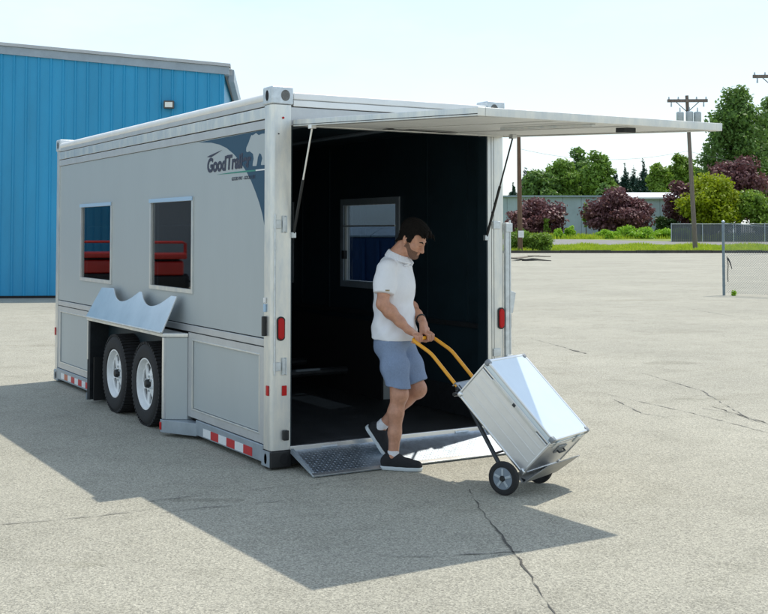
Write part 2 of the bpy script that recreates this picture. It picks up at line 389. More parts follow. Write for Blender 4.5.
def broadleaf(name, px, d, ytop, ybase_crown, half_px, m, label, cat, n=5000, size=.3, seed=1, group=None, nclump=34, trunk=True, lean=0, zb=None, shape=.5):
    r = random.Random(seed); base = at(px, d, terr(d) if zb is None else zb); e = empty(name, base); tag(e, label, cat, group)
    zt = zpx(ytop, d); zc0 = zpx(ybase_crown, d); hw = half_px/FPX*d; hz = (zt-zc0)/2; cz = (zt+zc0)/2
    cl = []
    for i in range(nclump):
        while True:
            x, y, z = (r.uniform(-1, 1) for _ in range(3))
            if x*x+y*y+z*z < 1: break
        taper = 1-shape*.55*max(0, z)                # narrower near the top
        s = r.uniform(.20, .36)
        cl.append(((base.x+x*hw*.8*taper, base.y+y*hw*.8*taper, cz+z*hz*.82), (s*hw*1.05, s*hw*1.05, s*min(hw, hz)*.95)))
    cl.append(((base.x, base.y, cz), (hw*.55, hw*.55, hz*.62)))
    leaves('crown', cl, n, size, seed, m, e)
    mb = MB(); tr = max(.06, hw*.06)
    ctr = Vector((base.x, base.y, cz))
    mb.tube([base-Vector((0, 0, .2)), base.lerp(ctr, .5)+Vector((r.uniform(-.1, .1)*hw, 0, 0)), ctr+Vector((0, 0, hz*.45))], [tr, tr*.75, tr*.25], 8)
    for c in r.sample(cl[:-1], min(8, nclump)):
        s0 = base.lerp(ctr, r.uniform(.45, .95)); mb.tube([s0, s0.lerp(Vector(c[0]), .55)+Vector((0, 0, .1*hz)), Vector(c[0])], [tr*.45, tr*.28, tr*.1], 5)
    mb.build('trunk', 'bark', e, smooth=60)
    return e
def conifer(px, d, ytop, half_px, label, n=2600, seed=1, group=None):
    r = random.Random(seed); base = at(px, d, terr(d)); e = empty('conifer_tree', base); tag(e, label, 'tree', group)
    zt = zpx(ytop, d); hw = half_px/FPX*d; h = zt-base.z; cl = []
    k = 15
    for i in range(k):
        q = i/(k-1); z = base.z+h*(.12+.87*q); w_ = hw*(1-q)**.8+.12
        for j in range(7 if q < .85 else 3):
            a = r.uniform(0, 6.28); rr = w_*r.uniform(.35, .7)
            cl.append(((base.x+math.cos(a)*rr, base.y+math.sin(a)*rr, z-rr*.25), (w_*.5, w_*.5, h/k*.8)))
    leaves('crown', cl, n, .30, seed, 'leaf_conifer', e, droop=.6, aspect=.3)
    MB().tube([base-Vector((0, 0, .2)), base+Vector((0, 0, h*.97))], [hw*.09+.05, .03], 7).build('trunk', 'bark', e, smooth=60)
    return e
G1 = 'broadleaf trees behind the grey shed'; G2 = 'dark conifers on the skyline'; G3 = 'plum-leaved trees along the road'
D = 192
broadleaf('broadleaf_tree', 541, D, 168, 216, 23, 'leaf_mid', 'mid green broadleaf tree at the left end of the clump behind the shed', 'tree', 8000, .36, 11, G1, 46)
broadleaf('broadleaf_tree', 562, D+4, 157, 216, 24, 'leaf_green', 'green broadleaf tree just left of the tallest in the clump behind the shed', 'tree', 8500, .36, 12, G1, 46)
broadleaf('broadleaf_tree', 581, D+8, 145, 216, 25, 'leaf_mid', 'tallest broadleaf tree of the clump behind the grey shed', 'tree', 10000, .38, 13, G1, 52)
broadleaf('broadleaf_tree', 599, D-2, 147, 216, 20, 'leaf_green', 'sunlit green broadleaf tree at the right end of the clump behind the shed', 'tree', 8000, .34, 14, G1, 46)
broadleaf('bushy_tree', 603, 158, 181, 218, 13, 'leaf_mid', 'small rounded green tree in front of the shed roof above the plum tree', 'tree', 3000, .26, 15)
for i, (px, yt, hp, lb) in enumerate([(513, 184, 6, 'small dark conifer nearest the trailer corner, left of the pole'), (526, 168, 8, 'tall dark conifer just right of the left utility pole'), (535, 182, 6, 'short dark conifer beside the broadleaf clump'),
     (616, 170, 7, 'dark conifer leaning on the right side of the broadleaf clump'), (625, 165, 7, 'second dark conifer of the row right of the broadleaf clump'), (634, 167, 7, 'third dark conifer of the row, in the middle of the gap'),
     (643, 160, 9, 'broad dark conifer with the highest tip of its row'), (651, 170, 6, 'last dark conifer of the row beside the pale green trees')]):
    conifer(px, D+6+i % 3*4, yt, hp*2.0, lb, 8500, 30+i, G2)
broadleaf('broadleaf_tree', 661, D-6, 158, 214, 18, 'leaf_light', 'pale green loose tree left of the right utility pole', 'tree', 6500, .33, 21, 'pale green trees by the right pole')
broadleaf('broadleaf_tree', 679, D-2, 148, 214, 19, 'leaf_light', 'pale green loose tree half behind the right utility pole', 'tree', 7000, .33, 22, 'pale green trees by the right pole')
broadleaf('broadleaf_tree', 698, D, 158, 214, 17, 'leaf_light', 'pale green loose tree just right of the right utility pole', 'tree', 6000, .33, 23, 'pale green trees by the right pole')
broadleaf('tall_tree', 738, 142, 72, 226, 38, 'leaf_mid', 'very tall dark green tree at the right edge above the plum tree', 'tree', 22000, .27, 24, nclump=100, shape=.8)
broadleaf('tall_tree', 776, 150, 80, 226, 36, 'leaf_mid', 'tall green tree cut off by the right edge of the picture', 'tree', 16000, .29, 25, nclump=80, shape=.6)
broadleaf('tall_tree', 716, 156, 150, 226, 20, 'leaf_dark', 'lower dark tree between the tall tree and the right utility pole', 'tree', 4500, .28, 26)
broadleaf('plum_tree', 536, 129, 197, 241, 35, 'leaf_plum', 'wide purple-leaved tree beside the left utility pole', 'tree', 9000, .22, 41, G3, 55)
broadleaf('plum_tree', 571, 134, 200, 236, 9, 'leaf_plum', 'small purple-leaved tree between the two wide purple trees', 'tree', 1800, .2, 45, G3, 16) if False else None
broadleaf('plum_tree', 617, 127, 187, 238, 37, 'leaf_plum', 'big rounded purple-leaved tree in the middle in front of the shed', 'tree', 11000, .22, 42, G3, 55, shape=.7)
broadleaf('plum_tree', 682, 131, 177, 230, 23, 'leaf_plum', 'purple-leaved tree behind the right utility pole', 'tree', 5200, .22, 43, G3, 34)
broadleaf('plum_tree', 738, 134, 154, 222, 40, 'leaf_plum', 'largest purple-leaved tree below the tall tree at right', 'tree', 11000, .24, 44, G3, 55)
broadleaf('yellow_green_tree', 712, 127, 172, 238, 36, 'leaf_yellow', 'bright yellow-green bushy tree right of the right utility pole', 'tree', 12000, .2, 46, None, 60)
broadleaf('green_bush', 757, 126, 184, 236, 27, 'leaf_light', 'green leafy bush behind the slatted fence at the right edge', 'bush', 8000, .2, 47, None, 45)
broadleaf('green_bush', 664, 129.5, 214, 236, 16, 'leaf_dark', 'dark green low bush under the purple tree by the right pole', 'bush', 2600, .18, 48, None, 22)
GW = 'bright green weeds along the far side of the road'
for i, (px, yt, hp, lb) in enumerate([(558, 231, 6, 'small bright green weed clump beneath the left purple tree'), (570, 228, 5, 'upright pale weed clump between the two purple trees'), (608, 231, 10, 'bright green weed clump under the left of the big purple tree'),
      (626, 227, 12, 'tallest bright green weed clump under the big purple tree'), (645, 229, 11, 'bright green weed clump right of the big purple tree'), (664, 229, 10, 'bright green weed clump left of the right utility pole'), (681, 230, 10, 'bright green weed clump touching the right utility pole')]):
    broadleaf('weed_clump', px, 119.6+i % 2*.7, yt-3, 246, hp*1.6, 'leaf_weed', lb, 'weeds', 4200, .12, 60+i, GW, 30)
broadleaf('leafy_shrub', 521, EDGE+3.2, 227, 254, 17, 'leaf_green', 'dark leafy shrub growing around the foot of the left utility pole', 'shrub', 3600, .13, 71, None, 30, zb=0)
broadleaf('leafy_shrub', 541, EDGE+2.6, 231, 255, 17, 'leaf_light', 'lower pale-flecked shrub right of the left utility pole', 'shrub', 2600, .12, 72, None, 24, zb=0)
broadleaf('vine_bush', 546, 126, 215, 240, 4, 'leaf_light', 'narrow pale green bush standing in the left purple tree', 'bush', 700, .16, 73, None, 9)
broadleaf('vine_bush', 586, 136, 196, 232, 5, 'leaf_light', 'narrow pale green sapling against the grey shed wall', 'bush', 800, .17, 74, None, 9)

# ------------------------------------------------------------------ buildings beyond the road
def gabled_shed(name, pxa, pxb, d, ytop, label, deep=18, roof_m='shed_roof', rise=1.2, gable=False):
    a = at(pxa, d, 0); b = at(pxb, d, 0); z0 = terr(d)-.1; zt = zpx(ytop, d); e = empty(name, at((pxa+pxb)/2, d, terr(d)), -YAW); tag(e, label, 'building')
    ln = (b-a).length; T = Matrix.Translation((a.x, a.y, 0)) @ Matrix.Rotation(-YAW, 4, 'Z')
    n = max(4, int(ln/2.4)); wq = ln/n
    for i in range(n):
        MB().box(i*wq+.02, (i+1)*wq-.02, 0, .12+.02*(i % 2), z0, zt, T).build('wall_panel', 'shed_wall', e)
    MB().box(0, ln, .3, deep, z0, zt, T).build('shell', 'shed_wall', e)
    mb = MB()
    if gable:
        mb.prism([(-.3, zt), (ln/2, zt+rise), (ln+.3, zt), (ln+.3, zt+.18), (ln/2, zt+rise+.2), (-.3, zt+.18)], lambda x, z: T @ Vector((x, -.5, z)), lambda x, z: T @ Vector((x, deep, z)))
    else:
        mb.prism([(-.5, zt), (deep/2, zt+rise), (deep+.5, zt), (deep+.5, zt+.15), (deep/2, zt+rise+.2), (-.5, zt+.2)], lambda y, z: T @ Vector((-.4, y, z)), lambda y, z: T @ Vector((ln+.4, y, z)))
    mb.build('roof', roof_m, e)
    return e
gabled_shed('long_shed', 470, 637, 152, 197, 'long pale grey metal shed behind the left and middle purple trees', roof_m='wall_trim', rise=.3)
gabled_shed('white_roof_building', 628, 692, 143, 199, 'grey building with a bright white roof left of the right utility pole', roof_m='shed_roof', rise=1.0, deep=22)

# blue corrugated workshop
def blue_building():
    d0 = 28.6; VPX = 272
    fx = (VPX-384)/FPX; rec = (FW+RT*fx).normalized(); wd = Vector((rec.y, -rec.x, 0))   # receding / wall direction
    c = at(223.5, 29.6); z_e = zpx(73, 29.6); slope = 1/12.5
    e = empty('blue_workshop', c, 0); tag(e, 'blue ribbed metal workshop with grey roof trim behind the trailer', 'building')
    T = Matrix(((wd.x, rec.x, 0, c.x), (wd.y, rec.y, 0, c.y), (0, 0, 1, 0), (0, 0, 0, 1)))
    pw = .305; n = 92
    for i in range(n):
        x1 = -i*pw; x0 = x1-pw
        if x0 < -20.2 and x1 > -25.4 and False: continue
        zt0, zt1 = z_e-x0*slope, z_e-x1*slope
        prof = [(x0, 0), (x0+.17, 0), (x0+.195, -.03), (x0+.225, -.03), (x0+.25, 0), (x1, 0)]
        if i % 3 == 0: prof[0] = (x0, -.004)
        mb = MB(); vs = [(x, y, .06) for x, y in prof]+[(x, y, z_e-x*slope) for x, y in prof]
        mb.add(vs, [(k, k+1, k+7, k+6) for k in range(5)], T); mb.build('wall_panel', 'blue_wall', e)
    m = n*pw
    MB().prism([(-m, .0), (0, .0), (0, z_e-.01), (-m, z_e+m*slope-.01)], lambda x, z: T @ Vector((x, .03, z)), lambda x, z: T @ Vector((x, 45, z))).build('shell', 'blue_wall', e)
    # rake trim in two steps, eave trim and gutter down the right side
    MB().prism([(-m, z_e+m*slope-.02), (.12, z_e-.03), (.12, z_e+.17), (-m, z_e+m*slope+.19)], lambda x, z: T @ Vector((x, -.06, z)), lambda x, z: T @ Vector((x, .3, z))).build('rake_trim', 'wall_trim', e)
    MB().prism([(-m, z_e+m*slope+.192), (.16, z_e+.172), (.16, z_e+.25), (-m, z_e+m*slope+.28)], lambda x, z: T @ Vector((x, -.11, z)), lambda x, z: T @ Vector((x, .3, z))).build('roof_edge', 'roofing', e)
    MB().prism([(-m, z_e+m*slope), (.2, z_e), (.2, z_e+.16), (-m, z_e+m*slope+.19)], lambda x, z: T @ Vector((x, .301, z)), lambda x, z: T @ Vector((x, 45.2, z))).build('roof', 'roofing', e)
    MB().box(.1, .24, .31, 45, z_e-.16, z_e+.15, T).build('gutter', 'wall_trim', e)
    MB().box(-m, 0, -.05, 0.0, 0, .058, T).build('base_flashing', 'gap', e)
    # big grey sliding door further along (seen in the trailer windows)
    dr = MB().box(-24.6, -18.2, -.16, -.07, .05, 5.2, T).build('sliding_door', 'grey_door', e, .02)
    MB().box(-27, -15, -.2, -.04, 5.22, 5.36, T).build('door_track', 'wall_trim', e)
    # flood light
    fl = empty('flood_light', at(168, 29.3, zpx(104, 29.3)), 0); tag(fl, 'small square flood light on the blue wall above the trailer roof', 'flood light')
    p = at(168, 29.3, 0); q = T.inverted() @ p
    z = zpx(104, 29.3)
    MB().box(q.x-.13, q.x+.13, -.18, -.035, z-.10, z+.10, T).build('housing', 'bronze', fl, .01)
    MB().box(q.x-.095, q.x+.095, -.19, -.181, z-.07, z+.06, T).build('lens', 'lampglass', fl)
blue_building()

# ------------------------------------------------------------------ utility poles and wires
def pole(px, d, ytop, lean, r, m, label, arm_y=None, arm_px=None, cans=()):
    b = at(px, d, -.1 if d < EDGE else terr(d)-.1); e = empty('utility_pole', (b.x, b.y, b.z+.1)); tag(e, label, 'utility pole', 'utility poles')
    t = at(px+lean, d, zpx(ytop, d)); MB().tube([b, b.lerp(t, .5), t], [r, r*.85, r*.68], 12).build('pole', m, e, smooth=60)
    if arm_y:
        za = zpx(arm_y, d); T = Matrix.Translation((t.x, t.y, za)) @ Matrix.Rotation(-YAW-.05, 4, 'Z'); hl = arm_px/FPX*d/2
        ca = MB().box(-hl, hl, -.30, -.17, -.13, .12, T).build('crossarm', 'wood_grey', e)
        for s in (-1, 1):
            mb = MB(); mb.tube([T @ Vector((s*hl*.55, -.235, -.13)), T @ Vector((0, -.2, -.95))], .035, 6); mb.build('brace', 'darksteel', e)
        for x in (-.92, -.45, .45, .92):
            MB().tube([T @ Vector((x*hl, -.235, .12)), T @ Vector((x*hl, -.235, .32))], [.07, .05], 8).build('insulator', 'insul', ca, smooth=50)
        for x in (-.8, .8):
            MB().tube([T @ Vector((x*hl, -.235, -.13)), T @ Vector((x*hl, -.235, -.5))], [.05, .07], 8).build('insulator', 'insul', ca, smooth=50)
    for (cx, cy0, cy1) in cans:
        p = at(cx, d-.45, 0); z0, z1 = zpx(cy1, d), zpx(cy0, d)
        c = MB().tube([(p.x, p.y, z0), (p.x, p.y, z0+.05), (p.x, p.y, z1-.05), (p.x, p.y, z1)], [.24, .3, .3, .2], 16).build('transformer', 'insul', e, smooth=50)
        MB().tube([(p.x, p.y, z1), (p.x, p.y, z1+.35)], [.06, .04], 8).build('bushing', 'insul', c, smooth=50)
    return e, t
pl, t1 = pole(520, 92.6, 121, -1, .21, 'wood', 'plain brown utility pole with a white notice beside the trailer corner')
p = at(521, 92.3, zpx(234, 92.6)); T = Matrix.Translation(p) @ Matrix.Rotation(-YAW, 4, 'Z')
n_ = MB().box(-.22, .22, -.012, .012, -.27, .27, T).build('notice', 'paper', None); tag(n_, 'white paper notice fixed to the left brown utility pole', 'notice')
mb = MB()
for k in range(4): mb.box(-.15, .15-.05*(k % 2), -.018, -.0125, .14-.09*k, .16-.09*k, T)
mb.build('print', 'insul', n_)
pr, t2 = pole(695, 95, 95, -7, .20, 'wood_grey', 'leaning utility pole with crossarm and three grey transformers', 100.5, 40, ((681, 112, 124), (690.5, 111.5, 124), (698.5, 112, 124)))
p3, t3 = pole(776, 88, 68, 0, .2, 'wood_grey', 'utility pole at the right edge with only its crossarm end in view', 76, 44)
def wire(a, b, sag, label):
    pts = []
    for i in range(15): q = i/14; p = a.lerp(b, q); p.z -= sag*4*q*(1-q); pts.append(p)
    tag(MB().tube(pts, .012, 4).build('power_line', 'black'), label, 'power line', 'power lines between the poles')
tt = Vector((0, 0, 1))
wire(t2-tt*4.6, at(850, 150, 9), .5, 'lower dark power line running right from the leaning pole to beyond the tall tree')
wire(t2-tt*4.6, t1-tt*2.2, .8, 'dark power line between the plain pole and the leaning pole below the raised door')

# ------------------------------------------------------------------ fences
def chain_fence():
    b = at(723, 30.4); e = empty('chain_link_fence', b); tag(e, 'near chain-link fence with a galvanised end post at the right edge', 'fence')
    z = zpx(222, 30.4)
    MB().tube([b-tt*.1, (b.x, b.y, z)], .036, 12).build('end_post', 'galv_dark', e, smooth=60)
    MB().tube([(b.x, b.y, z), (b.x, b.y, z+.03), (b.x, b.y, z+.05)], [.043, .04, .01], 12).build('post_cap', 'galv', e, smooth=60)
    t = at(768, 29.6)-at(723, 30.4); t.z = 0; ux = t.normalized(); ln = 3.0; hgt = z-.09
    def P(s, q): return b+ux*(s+.05)+tt*(.06+q*(hgt-.10*math.sin(min(1, s/1.6)*1.5)))
    mb = MB(); k = .065; wr = .0024
    def seg(a, c): mb.tube([a, c], wr, 3, cap=False)
    ns = int(ln/k); nq = int(hgt/k)
    for i in range(-nq, ns+nq):
        for sgn in (1, -1):
            pts = []
            for j in range(nq+1):
                s = (i+sgn*j)*k if sgn > 0 else (i-j)*k+hgt
                if 0 <= s <= ln: pts.append(P(s, j/nq))
            if len(pts) > 1: mb.tube(pts, wr, 3, cap=False)
    mb.build('wire_mesh', 'galv_dark', e)
    MB().tube([P(-.05, 1.0)]+[P(s*.3, 1.0) for s in range(1, 11)], .008, 6).build('tension_wire', 'galv_dark', e)
    for zz in (.25, .75, 1.25, 1.75):
        MB().tube([b+tt*zz, b+tt*(zz+.03)], .042, 10).build('clamp_band', 'galv_dark', e)
    # loose chain and strap hanging beside the post
    pts = [b+ux*.08-FW*.05+tt*1.02, b+ux*.11-FW*.05+tt*.8, b+ux*.09-FW*.05+tt*.55, b+ux*.10-FW*.05+tt*.36]
    tag(MB().tube(pts, .012, 6).build('hanging_chain', 'darksteel'), 'dark chain hanging beside the near fence post', 'chain')
    pts = [b+ux*.10-FW*.06+tt*.98, b+ux*.16-FW*.06+tt*.86, b+ux*.21-FW*.06+tt*.70]
    tag(MB().tube(pts, [.02, .018, .010], 6).build('hanging_strap', 'darksteel'), 'short dark strap hanging right of the chain on the near fence', 'strap')
    # weed at foot
    wd = empty('small_weed', b+ux*.27+tt*0); tag(wd, 'small green weed growing at the foot of the near fence', 'weed')
    leaves('leaf_cluster', [((b.x+ux.x*.27, b.y+ux.y*.27, .07), (.07, .07, .08))], 60, .04, 3, 'leaf_weed', wd)
chain_fence()
def slat_fence():
    d = 113; e = empty('slatted_fence', at(720, d, terr(d))); tag(e, 'long dark slatted chain-link fence below the yellow-green tree', 'fence')
    a = at(671, d, 0); b = at(860, d, 0); z0 = terr(d)-.05; zt = zpx(224.5, d); t = (b-a).normalized(); n = int((b-a).length/3.05)
    for i in range(n+1):
        p = a+t*3.05*i-FW*.06; MB().tube([(p.x, p.y, z0), (p.x, p.y, zt+.12)], .04, 8).build('post', 'insul', e, smooth=60)
        if i < n:
            T = Matrix.Translation(a+t*3.05*i) @ Matrix.Rotation(math.atan2(t.y, t.x), 4, 'Z'); mb = MB()
            for k in range(30): mb.box(.01+k*.1, .10+k*.1, -.008+.012*(k % 2), .006+.012*(k % 2), z0, zt, T)
            mb.build('slat_bay', 'slat', e)
    MB().tube([Vector((a.x, a.y, zt+.05))-FW*.06, Vector((b.x, b.y, zt+.05))-FW*.06], .03, 8).build('top_rail', 'insul', e, smooth=60)
slat_fence()

# ------------------------------------------------------------------ debris by the left pole
for i, (xa, ya, xb, yb, th, lb) in enumerate([(507, 257.5, 526, 260.5, .16, 'longest weathered plank lying on the lot below the left pole'), (522, 260.8, 552, 261.6, .10, 'thin dark branch lying at the right of the planks on the lot'),
        (514, 260.8, 536, 258.0, .12, 'weathered plank crossing the others on the lot below the shrub'), (530, 259.6, 548, 260.2, .12, 'short weathered plank at the right of the pile on the lot')]):
    A, B_ = gpx(xa, ya), gpx(xb, yb); mid = (A+B_)/2; ln = (B_-A).length; T = Matrix.Translation(mid) @ Matrix.Rotation(math.atan2(B_.y-A.y, B_.x-A.x), 4, 'Z')
    if 'branch' in lb:
        ob = MB().tube([T @ Vector((-ln/2, 0, .05)), T @ Vector((-ln*.1, .3, .08)), T @ Vector((ln/2, -.1, .06))], [.06, .05, .02], 6).build('fallen_branch', 'kerb', None, smooth=60); tag(ob, lb, 'branch')
    else:
        ob = MB().box(-ln/2, ln/2, -.2, .2, .0+.065*i, .06+.065*i, T).build('plank', 'plank', None, .01); tag(ob, lb, 'plank', 'planks piled on the lot')

# blue bin standing behind the trailer, seen only through its window
def dumpster():
    d = 24; b = at(378, d); e = empty('blue_dumpster', b); tag(e, 'blue steel dumpster seen through the far trailer window', 'dumpster')
    T = Matrix.Translation(b) @ Matrix.Rotation(-YAW-.2, 4, 'Z')
    MB().hexa([T @ Vector(q) for q in ((-.85, -.6, .12), (.85, -.6, .12), (.85, .6, .12), (-.85, .6, .12))], [T @ Vector(q) for q in ((-1.0, -.7, 1.55), (1.0, -.7, 1.55), (1.0, .75, 1.75), (-1.0, .75, 1.75))]).build('bin', 'dumpster', e, .01)
    for s in (-1, 1):
        MB().hexa([T @ Vector(q) for q in ((.5*s-.49, -.75, 1.56), (.5*s+.49, -.75, 1.56), (.5*s+.49, .78, 1.76), (.5*s-.49, .78, 1.76))], [T @ Vector(q) for q in ((.5*s-.49, -.75, 1.60), (.5*s+.49, -.75, 1.60), (.5*s+.49, .78, 1.80), (.5*s-.49, .78, 1.80))]).build('lid', 'insul', e, .01)
    for k in range(6): MB().box(-.75+.3*k-.03, -.75+.3*k+.03, -.74, -.61, .15, 1.5, T).build('rib', 'dumpster', e)
    for sx in (-.7, .7):
        for sy in (-.45, .45): MB().lathe([(.06, -.03), (.06, .03)], 12, T @ Matrix.Translation((sx, sy, .06))).build('wheel', 'rubber', e)
dumpster()

# two small red platform lifts to the left, mirrored in the trailer windows
def machine(loc, rz, label):
    b = Vector(loc); e = empty('platform_lift', b, rz); tag(e, label, 'platform lift', 'red platform lifts by the workshop')
    T = Matrix.Translation(b) @ Matrix.Rotation(rz, 4, 'Z')
    MB().box(-.55, .55, -.9, .9, .25, .55, T).build('chassis', 'black', e, .03)
    MB().box(-.50, .50, -.85, .85, .56, .92, T).build('body', 'red_machine', e, .05)
    MB().box(-.58, .58, -.95, .95, .98, 1.12, T).build('deck', 'red_machine', e, .03)
    for z in (.935, .96): MB().box(-.4, .4, -.7, .7, z, z+.012, T).build('scissor_arm', 'black', e)
    for y in (-.9, .9):
        MB().tube([T @ Vector(p) for p in ((-.55, y, 1.12), (-.55, y, 1.36), (-.48, y, 1.40), (.48, y, 1.40), (.55, y, 1.36), (.55, y, 1.12))], .028, 8).build('guard_rail', 'red_machine', e, smooth=60)
    for x in (-.55, .55): MB().tube([T @ Vector((x, -.88, 1.36)), T @ Vector((x, .88, 1.36))], .028, 8).build('guard_rail', 'red_machine', e, smooth=60)
    for sx in (-.55, .55):
        for sy in (-.6, .6):
            wq = MB().lathe([(.12, -.09), (.25, -.09), (.28, -.05), (.28, .05), (.25, .09), (.12, .09)], 24, T @ Matrix.Translation((sx, sy, .28))).build('wheel', 'rubber', e, smooth=40)
            MB().lathe([(.12, -.07), (.12, .07)], 20, T @ Matrix.Translation((sx, sy, .28))).build('rim', 'white_rim', wq)
machine((-6.95, 21.4, 0), R(20), 'red platform lift by the workshop, mirrored in the nearer trailer window')
machine((-5.95, 23.8, 0), R(14), 'red platform lift by the workshop, mirrored in the farther trailer window')

# ------------------------------------------------------------------ the trailer (x across, y forward, rear face at y=0)
W, L, H = 2.03, 5.68, 2.70
TR = empty('cargo_trailer', (W/2, L/2, 0)); tag(TR, 'grey box trailer with aluminium frame, raised rear door and open dark interior', 'trailer')
def wall_holes(name, m, x0, x1, y0, y1, z0, z1, holes, parent):
    ys = sorted({y0, y1, *[h[0] for h in holes], *[h[1] for h in holes]}); zs = sorted({z0, z1, *[h[2] for h in holes], *[h[3] for h in holes]})
    solid = lambda i, j: 0 <= i < len(ys)-1 and 0 <= j < len(zs)-1 and not any(h[0] <= ys[i] and ys[i+1] <= h[1] and h[2] <= zs[j] and zs[j+1] <= h[3] for h in holes)
    bm = bmesh.new(); vc = {}
    def V(x, y, z):
        k = (x, round(y, 5), round(z, 5))
        if k not in vc: vc[k] = bm.verts.new(k)
        return vc[k]
    for i in range(len(ys)-1):
        for j in range(len(zs)-1):
            if not solid(i, j): continue
            a, b, c, d = ys[i], ys[i+1], zs[j], zs[j+1]
            bm.faces.new([V(x0, a, c), V(x0, a, d), V(x0, b, d), V(x0, b, c)]); bm.faces.new([V(x1, a, c), V(x1, b, c), V(x1, b, d), V(x1, a, d)])
            if not solid(i-1, j): bm.faces.new([V(x0, a, c), V(x1, a, c), V(x1, a, d), V(x0, a, d)])
            if not solid(i+1, j): bm.faces.new([V(x0, b, c), V(x0, b, d), V(x1, b, d), V(x1, b, c)])
            if not solid(i, j-1): bm.faces.new([V(x0, a, c), V(x0, b, c), V(x1, b, c), V(x1, a, c)])
            if not solid(i, j+1): bm.faces.new([V(x0, a, d), V(x1, a, d), V(x1, b, d), V(x0, b, d)])
    bmesh.ops.recalc_face_normals(bm, faces=bm.faces)
    me = bpy.data.meshes.new(name); bm.to_mesh(me); bm.free(); me.materials.append(M[m]); return link(bpy.data.objects.new(name, me), parent)
WIN = [(1.53, 2.53, 1.185, 1.935), (3.68, 4.70, 1.180, 1.935)]

def side(s):
    """s=0 left side at x=0 ; s=1 right side mirrored at x=W"""
    X = (lambda x: x) if s == 0 else (lambda x: W-x)
    def bx(name, m, x0, x1, y0, y1, z0, z1, bevel=.003, parent=TR):
        a, b = sorted((X(x0), X(x1))); return boxp(name, m, parent, a, b, y0, y1, z0, z1, bevel)
    xa, xb = sorted((X(.012), X(.050)))
    wall_holes('side_panel', 'panel', xa, xb, .126, 5.56, .913, 2.398, WIN, TR)
    xa, xb = sorted((X(.0505), X(.062)))
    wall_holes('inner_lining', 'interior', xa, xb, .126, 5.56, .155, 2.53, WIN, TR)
    # long rails with shadow gaps between them
    bx('gap_backing', 'gap', .03, .049, .126, 5.56, .80, .912, 0)
    bx('gap_backing', 'gap', .03, .049, .126, 5.56, 2.3985, 2.60, 0)
    bx('middle_rail', 'trim', .004, .03, .126, 5.56, .853, .905)
    bx('upper_trim', 'trim', .003, .03, .126, 5.56, 2.402, 2.466)
    bx('cornice_band', 'alu', .001, .03, .126, 5.56, 2.474, 2.556)
    bx('cornice_band', 'trim', .001, .03, .126, 5.56, 2.563, 2.60)
    # rounded roof rail
    MB().tube([(X(.028), .10, 2.627), (X(.028), 5.58, 2.627)], .034, 16).build('roof_rail', 'white', TR, smooth=60)
    # lower panels
    for (ya, yb) in ((.126, 1.60), (3.935, 5.56)):
        xa, xb = sorted((X(.006), X(.045)))
        wall_holes('panel_frame', 'trim', xa, xb, ya, yb, .165, .845, [(ya+.085, yb-.10, .235, .785)], TR)
        bx('lower_panel', 'panel', .014, .049, ya+.09, yb-.105, .24, .78, 0)
        bm_ = MB(); 
        xi = X(.010)
        # thin raised lip round the recessed panel
        for (a, b, c, d) in ((ya+.075, yb-.09, .225, .237), (ya+.075, yb-.09, .783, .795), (ya+.075, ya+.087, .237, .783), (yb-.102, yb-.09, .237, .783)):
            q0, q1 = sorted((X(.001), X(.013))); bm_.box(q0, q1, a, b, c, d)
        bm_.build('panel_lip', 'alu', TR, .002)
    for (ya, yb) in ((.126, 1.40), (3.90, 5.56)):
        bx('bottom_rail', 'steel_blue', -.006, .05, ya, yb, .040, .158, .005)
    # reflective tape
    for k in range(6):
        y1 = 1.235-.156*k; bx('reflective_tape', ['whitetape', 'redtape'][k % 2], -.0085, -.0062, y1-.154, y1, .052, .115, 0)
    for k in range(8):
        y1 = 5.37-.132*k; bx('reflective_tape', ['whitetape', 'fadetape' if k == 1 else 'redtape'][k % 2], -.0085, -.0062, y1-.130, y1, .060, .122, 0)
    # windows
    for (a, b, c, d) in WIN:
        q0, q1 = sorted((X(.0), X(.04))); fr = wall_holes('window', 'alu', q0, q1, a-.022, b+.022, c-.022, d+.022, [(a+.012, b-.012, c+.012, d-.012)], TR)
        q0, q1 = sorted((X(.018), X(.022))); MB().box(q0, q1, a+.0125, b-.0125, c+.0125, d-.0125).build('pane', 'glass', fr)
        bx('drip_strip', 'bluefilm', -.010, -.0005, a-.02, b+.02, d-.012, d+.022, .002, fr)
        q0, q1 = sorted((X(.0625), X(.075))); wall_holes('inner_frame', 'steel_blue', q0, q1, a-.05, b+.05, c-.05, d+.05, [(a+.01, b-.01, c+.01, d-.01)], fr)
        # latch, mid stay and hinge on the inside
        bx('latch', 'black', .0625, .10, b-.07, b-.02, c+.22, c+.30, .004, fr)
        bx('stay', 'alu', .070, .082, a+.01, b-.01, d-.22, d-.205, .002, fr)
    # wheel box with opening
    e = -.165; ya, yb = 1.72, 3.85
    def P(x, y, z): return Vector((X(x), y, z))
    bx('wheel_well', 'gap', .16, .18, 1.61, 3.93, .05, .845, 0)
    MB().hexa([P(e, ya, .135), P(e+.02, ya+.02, .135), P(.16, 1.64, .135), P(.002, 1.605, .135)], [P(e, ya, .80), P(e+.02, ya+.02, .80), P(.16, 1.64, .80), P(.002, 1.605, .80)]).build('wheel_box_end', 'panel', TR)
    MB().hexa([P(e, yb, .03), P(e+.02, yb-.02, .03), P(.16, 3.90, .03), P(.002, 3.93, .03)], [P(e, yb, .80), P(e+.02, yb-.02, .80), P(.16, 3.90, .80), P(.002, 3.93, .80)]).build('wheel_box_end', 'darksteel', TR)  # front end coloured dark to stand for the shadow inside the wheel box
    MB().prism([(e-.01, ya-.01), (.003, 1.595), (.003, 3.935), (e-.01, yb+.01)], lambda x, y: P(x, y, .803), lambda x, y: P(x, y, .835)).build('wheel_box_lid', 'alu', TR, .004)
